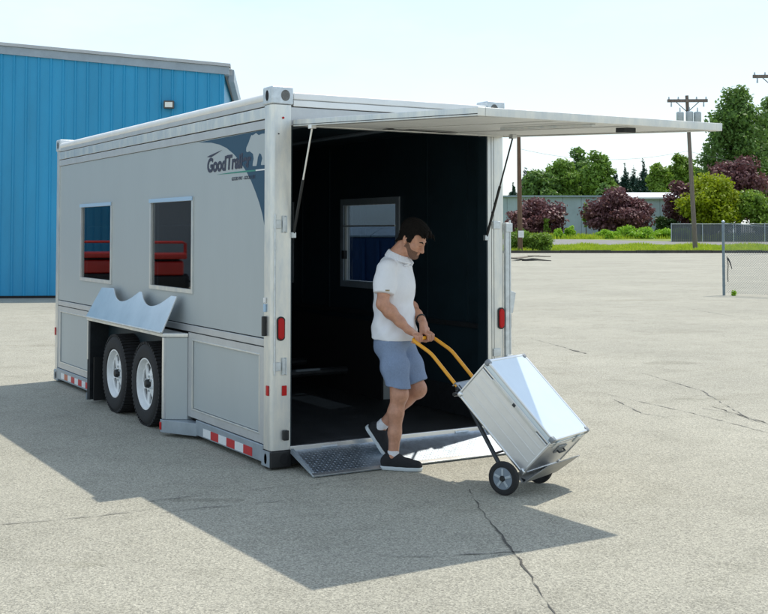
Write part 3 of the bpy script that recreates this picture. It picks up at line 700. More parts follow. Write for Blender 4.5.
    boxp('edge_trim', 'alu_bright', TR, *sorted((X(e-.004), X(e+.026))), ya-.014, ya+.02, .137, .80, .004)
    boxp('edge_trim', 'alu', TR, *sorted((X(e-.002), X(e+.02))), yb-.01, yb+.012, .42, .80, .004)
    bx('mud_flap', 'black', e+.03, .13, yb-.12, yb-.11, .03, .45, 0)
    # wedge step below the box end with its marker lamp
    MB().prism([(e-.012, ya-.015), (e-.012, ya+.03), (.04, ya+.03), (.04, 1.385), (-.0062, 1.385)], lambda x, y: P(x, y, .03), lambda x, y: P(x, y, .132)).build('step_bracket', 'steel_blue', TR, .003)
    bx('marker_lamp', 'redlamp', e-.020, e-.0125, ya-.008, ya+.026, .05, .112, .003)
    MB().hexa([P(e-.012, yb, .03), P(.045, yb-.02, .03), P(.045, 3.899, .03), P(-.006, 3.899, .03)], [P(e-.012, yb, .10), P(.045, yb-.02, .10), P(.045, 3.899, .10), P(-.006, 3.899, .10)]).build('step_bracket', 'steel_blue', TR, .003)
    # wheel cover hinged up: panel with two tyre-shaped cut-outs along its free edge
    sl = Vector((.135, 0, .285)); ln = sl.length; sl /= ln; nn = Vector((-sl.z, 0, sl.x))
    prof = [(3.835, 0), (3.80, .16), (3.765, .31), (3.40, .32)]
    def arc(y0, y1, depth):
        out = []
        for k in range(1, 16):
            q = k/16; out.append((y0+(y1-y0)*q, .32-depth*math.sin(math.pi*q)**.75))
        return out
    prof += arc(3.38, 2.68, .115)+[(2.655, .32), (2.60, .32)]+arc(2.58, 1.88, .115)+[(1.855, .32), (1.73, .32), (1.715, .16), (1.705, 0)]
    f0 = lambda y, v: P(e-.012+sl.x*v, y, .838+sl.z*v)
    f1 = lambda y, v: P(e-.012+sl.x*v+nn.x*.012, y, .838+sl.z*v+nn.z*.012)
    fl = MB().prism(prof, f0, f1).build('wheel_cover', 'alu_bright', TR, .002)
    MB().tube([P(e-.02, 1.72, .838), P(e-.02, 3.83, .838)], .009, 8).build('hinge', 'alu', fl, smooth=60)
    # wheels
    for yc in (2.27, 3.12):
        T = Matrix.Translation((X(-.03), yc, .357)) @ Matrix.Scale(1 if s == 0 else -1, 4, (1, 0, 0))
        # axial -.112 is the outer face
        prof = [(.215, -.085), (.235, -.104), (.29, -.110), (.325, -.104), (.345, -.088), (.355, -.05), (.357, 0), (.355, .05), (.345, .088), (.325, .104), (.29, .110), (.235, .104), (.215, .085)]
        wh = MB().lathe(prof, 56, T, close=True).build('wheel', 'rubber', TR, smooth=35)
        # tread grooves as raised blocks
        mb = MB()
        for k in range(60):
            q = 2*math.pi*k/60; Rm = T @ Matrix.Rotation(q, 4, 'X')
            mb.box(-.098, .098, -.011, .011, .342, .3625, Rm)
        mb.build('tread', 'rubber', wh)['kind'] = 'stuff'
        rim = MB().lathe([(.2145, -.080), (.222, -.092), (.222, -.098), (.212, -.098), (.204, -.085), (.196, -.045), (.190, .03), (.190, .08), (.2145, .08)], 48, T, close=True).build('rim', 'white_rim', wh, smooth=40)
        # steel disc with windows: hub plus spokes
        mb = MB(); mb.lathe([(.085, -.058), (.085, -.040), (.04, -.030), (.04, -.058)], 40, T, close=True)
        for k in range(6):
            q = 2*math.pi*(k+.3)/6; Rm = T @ Matrix.Rotation(q, 4, 'X')
            mb.hexa([Rm @ Vector(p) for p in ((-.056, -.034, .08), (-.038, -.034, .08), (-.038, .034, .08), (-.056, .034, .08))], [Rm @ Vector(p) for p in ((-.046, -.026, .198), (-.028, -.026, .198), (-.028, .026, .198), (-.046, .026, .198))])
        mb.lathe([(.198, -.052), (.198, -.03), (.178, -.03), (.178, -.050)], 40, T, close=True)
        mb.build('wheel_disc', 'white_rim', wh, .002)
        MB().lathe([(.005, -.098), (.030, -.095), (.036, -.085), (.040, -.05)], 20, T).build('hub_cap', 'black', wh, smooth=50)
        mb = MB()
        for k in range(6):
            q = 2*math.pi*k/6; mb.lathe([(.010, -.072), (.011, -.055)], 6, T @ Matrix.Rotation(q, 4, 'X') @ Matrix.Translation((0, 0, .062)))
        mb.build('wheel_nut', 'galv', wh)
        MB().lathe([(.19, .0), (.19, .02)], 32, T).build('brake_drum', 'gap', wh)
side(0); side(1)
MB().tube([(.10, 2.27, .357), (W-.10, 2.27, .357)], .038, 10).build('axle', 'darksteel', TR)
MB().tube([(.10, 3.12, .357), (W-.10, 3.12, .357)], .038, 10).build('axle', 'darksteel', TR)

# corner posts and container-style castings
def rounded_post(x0, x1, y0, y1, z0, z1, cx, cy, name='corner_post', m='alu', r=.028):
    """outer corner (cx,cy) rounded"""
    poly = []
    ix, iy = (x1 if cx == x0 else x0), (y1 if cy == y0 else y0); sx = 1 if cx == x0 else -1; sy = 1 if cy == y0 else -1
    poly = [(ix, iy), (cx, iy)]
    for k in range(6):
        q = k/5*math.pi/2; poly.append((cx+sx*r*(1-math.cos(q)), cy+sy*r*(1-math.sin(q))))
    poly.append((ix, cy))
    return MB().prism(poly, lambda x, y: (x, y, z0), lambda x, y: (x, y, z1)).build(name, m, TR, smooth=30)
for (x0, x1, cx) in ((0, .149, 0), (1.868, W, W)):
    rounded_post(x0, x1, 0, .122, .135, 2.568, cx, 0)
    rounded_post(x0, x1, L-.12, L, .135, 2.568, cx, L)
M['pocket'] = mat('pocket_shade', (.16, .16, .15), .7, .2, .3, 30)
def casting(cx, cy, z0, z1, m):
    sx = 1 if cx == 0 else -1; sy = 1 if cy == 0 else -1
    a, b = (cx-sx*.006, cx+sx*.165); c, d = (cy-sy*.008, cy+sy*.15)
    o = MB().box(min(a, b), max(a, b), min(c, d), max(c, d), z0, z1).build('corner_casting', m, TR, .012)
    # oval pocket faces: flat discs, the shade of the recess put into their dark colour
    zc = (z0+z1)/2
    for ax in (0, 1):
        ring = []; 
        for k in range(20):
            q = 2*math.pi*k/20; ring.append((math.cos(q), math.sin(q)))
        if ax == 0:
            fx = cx-sx*.0065; yc = cy+sy*.072
            MB().prism(ring, lambda u, v: (fx, yc+u*.022, zc+v*.038), lambda u, v: (fx-sx*.002, yc+u*.022, zc+v*.038)).build('pocket', 'gap', o)
        else:
            fy = cy-sy*.0085; xc = cx+sx*.10
            MB().prism(ring, lambda u, v: (xc+u*.034, fy, zc+v*.040), lambda u, v: (xc+u*.034, fy-sy*.002, zc+v*.040)).build('pocket', 'pocket' if z0 > 1 else 'gap', o)
for cx in (0, W):
    for cy in (0, L):
        casting(cx, cy, 2.570, 2.70, 'galv'); casting(cx, cy, .012, .133, 'steel_blue' if cy else 'black')
boxp('corner_plate', 'steel_blue', TR, -.0085, -.0064, .005, .14, .02, .128, .001)
# roof, header, sill
boxp('roof', 'white', TR, .05, W-.05, .02, L-.02, 2.60, 2.648, .01)
boxp('roof_edge', 'white', TR, .168, W-.168, -.004, .03, 2.612, 2.66, .008)
boxp('rear_header', 'trim', TR, .150, 1.867, .004, .10, 2.425, 2.556, .004)
boxp('header_rail', 'white', TR, .168, W-.168, -.003, .09, 2.562, 2.606, .004)
boxp('front_wall', 'panel', TR, .15, W-.15, L-.06, L-.01, .04, 2.56, .004)
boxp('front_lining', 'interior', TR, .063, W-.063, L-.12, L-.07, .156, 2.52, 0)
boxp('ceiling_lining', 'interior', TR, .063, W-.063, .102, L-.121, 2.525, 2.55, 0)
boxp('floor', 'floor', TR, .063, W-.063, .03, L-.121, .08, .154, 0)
boxp('sill', 'alu_bright', TR, .150, 1.867, -.004, .029, .12, .157, .004)
boxp('bumper_beam', 'black', TR, .166, 1.86, .001, .12, .03, .118, .003)
# ceiling lamp strips (unlit) and rope rails inside
for x in (.62, 1.40): boxp('ceiling_strip', 'wheelgrey', TR, x, x+.09, .3, 5.2, 2.505, 2.524, .004)
for (a, b) in ((.0625, .076), (W-.076, W-.0625)):
    boxp('rope_rail', 'darksteel', TR, a, b, .14, 5.5, .885, .925, .003); boxp('kick_board', 'darksteel', TR, a, b, .14, 5.5, .157, .40, .003)
# interior wall ribs
for k in range(9): boxp('wall_batten', 'interior', TR, W-.068, W-.0625, .42+.6*k, .44+.6*k, .93, 2.50, 0) if not any(a-.07 < .43+.6*k < b+.07 for a, b, c, d in WIN) else None
# ---- rear door raised on gas struts
hz, oz = 2.420, 2.300; Ld = 2.26
dv = Vector((0, -Ld, oz-hz)).normalized(); dn = Vector((0, dv.z, -dv.y))  # dn points up
Y = lambda s: Vector((0, -.012, hz+.004))+dv*s
def dbox(name, m, x0, x1, s0, s1, n0, n1, bevel=.003, parent=None):
    bot = [Y(s)+dn*n0+Vector((x, 0, 0)) for x, s in ((x0, s0), (x1, s0), (x1, s1), (x0, s1))]; top = [p+dn*(n1-n0) for p in bot]
    return MB().hexa(bot, top).build(name, m, parent or DR, bevel)
DR = dbox('rear_door', 'panel', .160, W, 0, Ld, .008, .036, .003, TR)
dbox('door_lining', 'door_in', .21, W-.05, .05, Ld-.05, .001, .0075, 0)
for (a, b, c, d) in ((.1585, .21, .0, Ld+.002), (W-.05, W+.0015, .0, Ld+.002)): dbox('door_frame', 'alu', a, b, c, d, -.008, .0405, .003)
for (c, d) in ((-.001, .05), (Ld-.05, Ld+.0035)): dbox('door_frame', 'alu', .2105, W-.0505, c, d, -.0075, .04, .003)
for x in (.80, 1.40): dbox('door_stiffener', 'door_in', x, x+.05, .06, Ld-.06, -.006, .0005, .003)
dbox('door_recess_lamp', 'gap', .75, 1.35, .25, .33, -.010, -.0065, 0); dbox('lock_bar', 'alu', 1.02, 1.05, 1.3, 2.2, -.024, -.007, .004)
dbox('grab_handle', 'darksteel', 1.52, 1.62, 1.85, 1.93, -.03, .0005, .004)
for k in range(3): dbox('door_hinge', 'galv', .35+.6*k, .47+.6*k, -.02, .06, .0415, .052, .003)
for x in (.1566, W+.0016): dbox('edge_seal', 'gap', x, x+.0017, .002, Ld, .002, .006, 0)
boxp('door_jamb', 'interior', TR, 1.858, 1.8672, .004, .122, .158, 2.42, 0); boxp('door_jamb', 'interior', TR, .1498, .159, .004, .122, .158, 2.42, 0)
def strut(x, y, zb, s, rod_m, cyl_m):
    a = Vector((x, y, zb)); b = Y(s)-dn*.02; b.x = x+.01
    m = a.lerp(b, .52)
    o = MB().tube([a, m], .0105, 12).build('gas_strut', cyl_m, TR, smooth=60); MB().tube([m, b], .0065, 10).build('strut_rod', rod_m, o, smooth=60)
    boxp('strut_bracket', 'galv', TR, x-.02, x+.015, y-.015, y+.015, zb-.02, zb+.02, .003)
    q = b; boxp('strut_bracket', 'alu_bright', TR, q.x-.02, q.x+.02, q.y-.025, q.y+.025, q.z-.010, q.z+.02, .003)
strut(.168, -.004, 1.643, .26, 'alu_bright', 'black'); strut(1.845, -.012, 1.62, .335, 'black', 'black')
# tail lamps, markers, plug, hinges, lock rod
def oval_lamp(x):
    pts = []
    for k in range(24):
        q = 2*math.pi*k/24; pts.append((.024*math.cos(q), .024*math.sin(q)+(.052 if math.sin(q) >= 0 else -.052)))
    o = MB().prism([(u*1.3, v*1.12) for u, v in pts], lambda u, v: (x+u, -.0005, .985+v), lambda u, v: (x+u, -.010, .985+v)).build('tail_lamp', 'black', TR, .002)
    MB().prism(pts, lambda u, v: (x+u, -.0102, .985+v), lambda u, v: (x+u*.85, -.020, .985+v*.9)).build('lens', 'redlamp', o, smooth=50)
oval_lamp(.072); oval_lamp(1.992)
for x in (.100, 1.93): boxp('marker_lamp', 'redlamp', TR, x-.018, x+.018, -.010, -.0005, .515, .585, .003)
boxp('marker_lamp', 'redlamp', TR, -.010, -.0005, .035, .070, .515, .585, .003)
boxp('marker_lamp', 'redtape', TR, -.010, -.0005, L-.06, L-.03, .515, .60, .003)
boxp('plug_socket', 'black', TR, .085, .125, -.035, -.0005, .205, .275, .006)
o = MB().lathe([(.008, -.003), (.008, .003)], 14, Matrix.Translation((.085, -.004, 2.475)) @ Matrix.Rotation(R(90), 4, 'Z')).build('red_button', 'redlamp', TR)
o = MB().lathe([(.005, -.003), (.005, .003)], 14, Matrix.Translation((.05, -.004, 2.36)) @ Matrix.Rotation(R(90), 4, 'Z')).build('bolt_head', 'darksteel', TR)
MB().tube([(.020, -.014, .66), (.020, -.014, 1.79)], .0075, 8).build('lock_rod', 'galv', TR, smooth=60)
for z in (1.72, .72):
    for (x0, x1) in ((.012, .070), (1.915, 1.985)):
        h_ = boxp('door_keeper', 'galv', TR, x0, x1, -.012, -.0005, z-.03, z+.03, .003)
    boxp('hinge_plate', 'galv', TR, .078, .088, -.02, -.0005, z-.06, z+.06, .002); boxp('hinge_plate', 'galv', TR, .104, .114, -.02, -.0005, z-.06, z+.06, .002)
    boxp('hinge_bar', 'galv', TR, .088, .104, -.016, -.0005, z-.055, z+.055, .002)
# right post: grooved inner band and the lock rod on its outer edge
for x in (1.902, 1.925): boxp('post_groove', 'gap', TR, x, x+.003, -.0012, .0008, .14, 2.42, 0)
boxp('lock_strip', 'galv', TR, W+.003, W+.040, -.012, .02, .58, 1.74, .004); MB().tube([(W+.05, -.005, .60), (W+.05, -.005, 1.76)], .0075, 8).build('lock_rod', 'galv', TR, smooth=60)
for z in (1.70, .66): boxp('rod_bracket', 'galv', TR, W+.002, W+.065, -.022, -.0125, z-.035, z+.035, .003)
MB().hexa([(W+.06, .01, 1.02), (W+.09, .01, 1.02), (W+.09, .04, 1.02), (W+.06, .04, 1.02)], [(W+.07, .01, 1.20), (W+.12, .01, 1.18), (W+.12, .04, 1.18), (W+.07, .04, 1.20)]).build('lock_handle', 'galv', TR, .004)
boxp('lock_grip', 'black', TR, W+.045, W+.075, .01, .04, .90, 1.015, .004)
# lock handle on the side of the rear post
boxp('lock_handle', 'black', TR, -.03, -.0005, .075, .105, .93, 1.07, .006); boxp('lock_hasp', 'bluefilm', TR, -.018, -.0005, .08, .10, 1.10, 1.155, .003); boxp('lock_hasp', 'white', TR, -.018, -.0005, .08, .10, 1.165, 1.20, .003)
# ---- printed livery on the left side
def flat(name, poly, m, lift, parent=TR):
    """polygon in (y, z) printed on the left panel"""
    return MB().prism(poly, lambda y, z: (.012-lift, y, z), lambda y, z: (.0118, y, z)).build(name, m, parent)
arcp = [(1.42, 2.392), (1.15, 2.372), (.98, 2.345), (.84, 2.310), (.70, 2.255), (.58, 2.19), (.47, 2.115), (.38, 2.04), (.30, 1.955), (.235, 1.875), (.18, 1.79), (.14, 1.70), (.127, 1.66)]
liv = flat('corner_graphic', [(.127, 2.397)]+arcp[::1], 'navy', .0012)
bear = [(.465, 2.290), (.470, 2.265), (.455, 2.255), (.405, 2.258), (.375, 2.247), (.345, 2.235), (.335, 2.20), (.350, 2.165), (.352, 2.147), (.285, 2.145), (.275, 2.165), (.262, 2.205), (.235, 2.235), (.205, 2.225), (.185, 2.195),
        (.205, 2.160), (.205, 2.147), (.128, 2.145), (.128, 2.37), (.19, 2.372), (.25, 2.366), (.295, 2.386), (.325, 2.378), (.355, 2.372), (.375, 2.376), (.392, 2.362), (.425, 2.325)]
flat('bear_emblem', bear, 'panel', .0020, liv)
flat('underline', [(1.03, 2.113), (.80, 2.110), (.46, 2.107), (.30, 2.108), (.30, 2.118), (.46, 2.120), (.80, 2.118)], 'green', .0020, liv)
flat('underline', [(.299, 2.108), (.128, 2.108), (.128, 2.118), (.299, 2.118)], 'white', .0020, liv)
def text(body, y, z, size, m, width, shear=.2, bold=.0):
    c = bpy.data.curves.new('lettering', 'FONT'); c.body = body; c.size = size; c.shear = shear; c.offset = bold; c.extrude = .0004
    o_ = bpy.data.objects.new('lettering', c); col.objects.link(o_); bpy.context.view_layer.update()
    me = bpy.data.meshes.new_from_object(o_.evaluated_get(bpy.context.evaluated_depsgraph_get())); bpy.data.objects.remove(o_)
    xs = [v.co.x for v in me.vertices]; x0, x1 = min(xs), max(xs); k = width/(x1-x0)
    for v in me.vertices: v.co = Vector((.0096-(v.co.z), y-(v.co.x-x0)*k, z+v.co.y))
    me.flip_normals(); me.materials.clear(); me.materials.append(M[m]); me.name = 'lettering'
    return link(bpy.data.objects.new('lettering', me), liv)
text('Good', 1.225, 2.142, .150, 'letter', .385, .12, .006)
text('Trailer', .835, 2.146, .150, 'letter', .455, .12, .006)
flat('letter_swoosh', [(1.235, 2.262), (1.18, 2.272), (.93, 2.300), (1.0, 2.285), (1.15, 2.255)], 'letter', .0022, liv)
text('GOOD PAY - GOOD LIFE', .735, 2.055, .036, 'letter', .43, .1, .0004)

# ---- loading ramp with diamond tread
RP = empty('loading_ramp', (1.0, -.2, 0)); tag(RP, 'short diamond-plate aluminium ramp at the trailer doorway', 'ramp')
r0 = Vector((0, -.006, .126)); r1 = Vector((0, -.372, .016)); rv = (r1-r0); rl = rv.length; rv /= rl; rn = Vector((0, -rv.z, rv.y)); rn = -rn if rn.z < 0 else rn
def rp(x, s, n=0): return Vector((x, 0, 0))+r0+rv*s+rn*n
MB().hexa([rp(.165, 0, -.012), rp(1.855, 0, -.012), rp(1.86, rl, -.012), rp(.14, rl, -.012)], [rp(.165, 0), rp(1.855, 0), rp(1.86, rl), rp(.14, rl)]).build('plate', 'ramp', RP, .002)
MB().hexa([rp(.14, rl-.03, .0005), rp(1.86, rl-.03, .0005), rp(1.86, rl+.006, .0005), rp(.14, rl+.006, .0005)], [rp(.14, rl-.03, .006), rp(1.86, rl-.03, .006), rp(1.86, rl+.006, .004), rp(.14, rl+.006, .004)]).build('edge_strip', 'alu_bright', RP, .001)
mb = MB()
for i in range(64):
    for j in range(12):
        cx, cs = .18+i*.0262, .02+j*.029; q = R(45) if (i+j) % 2 else R(-45); du, dv_ = math.cos(q)*.010, math.sin(q)*.010; pu, pv = -math.sin(q)*.0028, math.cos(q)*.0028
        mb.add([rp(cx-du, cs-dv_, .0003), rp(cx+pu, cs+pv, .0003), rp(cx+du, cs+dv_, .0003), rp(cx-pu, cs-pv, .0003), rp(cx, cs, .002)], [(0, 1, 4), (1, 2, 4), (2, 3, 4), (3, 0, 4)])
o = mb.build('tread_bars', 'ramp', RP); o['kind'] = 'stuff'
for x in (.40, 1.55): MB().tube([rp(x, -.002, .006), rp(x+.12, -.002, .006)], .008, 8).build('hinge', 'galv', RP)
for x in (.145, 1.83): MB().hexa([rp(x, .01, -.013), rp(x+.02, .01, -.013), rp(x+.02, rl-.005, -.013), rp(x, rl-.005, -.013)], [rp(x, .01, .02), rp(x+.02, .01, .02), rp(x+.02, rl-.04, .008), rp(x, rl-.04, .008)]).build('side_lip', 'steel_blue', RP)

# ------------------------------------------------------------------ hand truck and aluminium case (both in a frame turned by YD)
YD = .3913; TH = .7635; D0 = Vector((1.038, -1.503, 0))
TD = Matrix.Translation(D0) @ Matrix.Rotation(YD, 4, 'Z')
UP = Vector((0, math.cos(TH), math.sin(TH))); NN = Vector((0, -math.sin(TH), math.cos(TH)))
def q(s, u, n): return TD @ (Vector((s, 0, .13))+UP*u+NN*n)
CT = Matrix(); 
def frame():                                   # columns: s, u, n
    a = TD.to_3x3(); X = a @ Vector((1, 0, 0)); U = a @ UP; N = a @ NN; o = TD @ Vector((0, 0, .13))
    return Matrix(((X.x, U.x, N.x, o.x), (X.y, U.y, N.y, o.y), (X.z, U.z, N.z, o.z), (0, 0, 0, 1)))
FT = frame()
def fbox(name, m, parent, s0, s1, u0, u1, n0, n1, bevel=.003): return MB().box(s0, s1, u0, u1, n0, n1, FT).build(name, m, parent, bevel)
CW, CL, CD = .481, .676, .334
CS = empty('aluminium_case', TD @ Vector((CW/2, .2, .1)), YD); tag(CS, 'large silver aluminium case strapped tilted on the hand truck', 'case')
fbox('case_body', 'case', CS, .006, CW-.006, .006, CL-.006, .006, CD-.062, .006)
fbox('case_lid', 'case_lid', CS, .006, CW-.006, .006, CL-.006, CD-.056, CD-.004, .010)
fbox('lid_seam', 'gap', CS, .009, CW-.009, .009, CL-.009, CD-.0615, CD-.0565, 0)
# edge profiles
mb = MB()
for n in (CD-.066, CD-.052): pass
for (s, n) in ((0, 0), (CW, 0), (0, CD), (CW, CD)):
    fbox('edge_profile', 'alu_bright', CS, min(s, abs(s-.016)) if s == 0 else s-.016, .016 if s == 0 else s, .03, CL-.03, 0 if n == 0 else n-.016, .016 if n == 0 else n, .004)
for (u, n) in ((0, 0), (CL, 0), (0, CD), (CL, CD)):
    fbox('edge_profile', 'alu_bright', CS, .0165, CW-.0165, 0 if u == 0 else u-.016, .016 if u == 0 else u, .0 if n == 0 else n-.016, .016 if n == 0 else n, .004)
for (s, u) in ((0, 0), (CW, 0), (0, CL), (CW, CL)):
    fbox('edge_profile', 'alu_bright', CS, 0 if s == 0 else s-.016, .016 if s == 0 else s, 0 if u == 0 else u-.016, .016 if u == 0 else u, .03, CD-.03, .004)
# band either side of the lid seam
for n0 in (CD-.076, CD-.055):
    for (s0, s1) in ((.001, .0055), (CW-.0055, CW-.001)): fbox('seam_band', 'alu_bright', CS, s0, s1, .017, CL-.017, n0, n0+.013, .002)
    for (u0, u1) in ((.001, .0055), (CL-.0055, CL-.001)): fbox('seam_band', 'alu_bright', CS, .017, CW-.017, u0, u1, n0, n0+.013, .002)
# pressed grooves on the two long sides, corner caps, catches, hinge, handle
for n in (.085, .155, .215):
    for (s0, s1) in ((.0035, .0058), (CW-.0058, CW-.0035)):
        fbox('pressed_rib', 'case', CS, s0, s1, .03, CL-.03, n-.006, n+.006, .002)
for s in (0, CW):
    for u in (0, CL):
        for n in (0, CD):
            a, b = (s-.004, s+.034) if s == 0 else (s-.034, s+.004); c, d = (u-.004, u+.034) if u == 0 else (u-.034, u+.004); e_, f_ = (n-.004, n+.034) if n == 0 else (n-.034, n+.004)
            fbox('corner_cap', 'case_corner' if n else 'alu_bright', CS, a, b, c, d, e_, f_, .010)
fbox('hinge_strip', 'alu', CS, -.002, .0034, .12, CL-.12, CD-.068, CD-.051, .002)
for u in (.34,): fbox('hinge_pin', 'darksteel', CS, -.004, .0, u-.012, u+.012, CD-.07, CD-.05, .002)
fbox('handle_plate', 'case_corner', CS, .19, .30, -.004, .005, .17, .235, .003)
MB().tube([FT @ Vector(v) for v in ((.205, -.002, .20), (.205, -.022, .20), (.285, -.022, .20), (.285, -.002, .20))], .006, 8).build('handle', 'darksteel', CS, smooth=60)
for s in (.10, .37): fbox('catch', 'galv', CS, s-.022, s+.022, -.006, .004, CD-.09, CD-.03, .003)

HT = empty('hand_truck', TD @ Vector((.22, .1, 0)), YD); tag(HT, 'folding hand truck with yellow handle, dark rails and two small wheels', 'hand truck')
S0, S1 = .105, .355; NB = -.022
def smooth_path(pts, r=.05, k=6):
    out = [Vector(pts[0])]
    for i in range(1, len(pts)-1):
        p = Vector(pts[i]); a = (Vector(pts[i-1])-p); b = (Vector(pts[i+1])-p); rr = min(r, a.length*.45, b.length*.45); A = p+a.normalized()*rr; B_ = p+b.normalized()*rr
        for j in range(k+1): t = j/k; out.append(A*(1-t)**2+p*2*t*(1-t)+B_*t*t)
    out.append(Vector(pts[-1])); return out
GRIP_U, GRIP_N = 1.22, -.068
path = [(S0, .70, NB), (S0, 1.045, NB+.004), (S0, GRIP_U, GRIP_N), (S1, GRIP_U, GRIP_N), (S1, 1.045, NB+.004), (S1, .70, NB)]
MB().tube([q(*p) for p in smooth_path(path, .04)], .0125, 14).build('handle', 'yellow', HT, smooth=60)
AX = TD @ Vector((0, .10, .105))
for s in (S0, S1):
    top = q(s, .74, NB); bot = TD @ Vector((-.015 if s == S0 else .36, .115, .118)); sw = TD @ Vector((.02 if s == S0 else .40, .10, .112))
    MB().tube([top, q(s, .69, NB), bot], .0145, 12).build('rail', 'darksteel', HT, smooth=60)
    MB().tube([q(s, .685, NB), q(s, .745, NB)], .021, 12).build('clamp', 'black', HT, smooth=60)
fbox('cross_plate', 'steel_blue', HT, S0-.02, S1+.02, .690, .765, NB+.0135, NB+.0185, .004)
fbox('cross_plate', 'steel_blue', HT, S0-.02, S1+.02, .766, .771, NB-.016, NB+.0185, .003)
MB().lathe([(.010, -.003), (.010, .003)], 14, FT @ Matrix.Translation(((S0+S1)/2-.05, .728, NB+.0205)) @ Matrix.Rotation(R(90), 4, 'Y')).build('plate_hole', 'gap', HT)
for s in (S0, S1): MB().tube([q(s-.045, .715, NB), q(s+.045, .715, NB)], .009, 10).build('clamp_screw', 'darksteel', HT)
MB().tube([q(S0-.08, .70, NB-.012), q(S0-.03, .70, NB-.012)], [.013, .016], 10).build('release_knob', 'black', HT, smooth=60)
for u in (.25, .5): MB().tube([q(S0, u, NB-.02-.07*(1 if u < .3 else .2)), q(S1, u, NB-.02-.07*(1 if u < .3 else .2))], .0075, 8).build('cross_bar', 'darksteel', HT)
MB().tube([TD @ Vector((-.075, .10, .105)), TD @ Vector((.405, .10, .105))], .0095, 10).build('axle', 'darksteel', HT)
MB().hexa([FT @ Vector(v) for v in ((.03, -.034, -.05), (CW-.01, -.034, -.05), (CW-.03, -.075, .175), (.05, -.075, .175))], [FT @ Vector(v) for v in ((.03, -.028, -.05), (CW-.01, -.028, -.05), (CW-.03, -.069, .175), (.05, -.069, .175))]).build('toe_plate', 'plate', HT, .002)
fbox('toe_plate_lip', 'plate', HT, .03, CW-.01, -.024, .05, -.056, -.050, .003)
for s in (.06, .39): MB().tube([TD @ Vector((s, .10, .105)), q(s, -.022, -.045)], .010, 8).build('axle_bracket', 'darksteel', HT)
for s in (-.055, .385):
    T = TD @ Matrix.Translation((s, .10, .1075))
    wh = MB().lathe([(.070, -.018), (.092, -.021), (.103, -.016), (.107, 0), (.103, .016), (.092, .021), (.070, .018)], 40, T, close=True).build('wheel', 'rubber', HT, smooth=40)
    MB().lathe([(.0695, -.0165), (.0695, -.006), (.062, -.004), (.058, -.010)], 36, T).build('rim', 'wheelgrey', wh, smooth=40)
    mb = MB()
    for k in range(5): mb.box(-.0205, -.0168, -.008, .008, .018, .062, T @ Matrix.Rotation(2*math.pi*k/5, 4, 'X'))
    mb.build('spoke', 'insul', wh, .002)
    MB().lathe([(.014, -.028), (.018, -.024), (.020, .024), (.014, .028)], 18, T).build('hub', 'black', wh, smooth=40)
    MB().lathe([(.0695, .016), (.0695, .006), (.062, .005)], 36, T).build('rim', 'wheelgrey', wh, smooth=40)

# ------------------------------------------------------------------ the person (local frame: x = his left, y = behind him, z = up)
YP = R(40); OP = Vector((.849, -.366, 0))
PE = empty('person', OP, YP, world_parts=False); PINV[PE.name] = Matrix()
tag(PE, 'man in white polo shirt, blue shorts and black trainers tilting the hand truck', 'person')

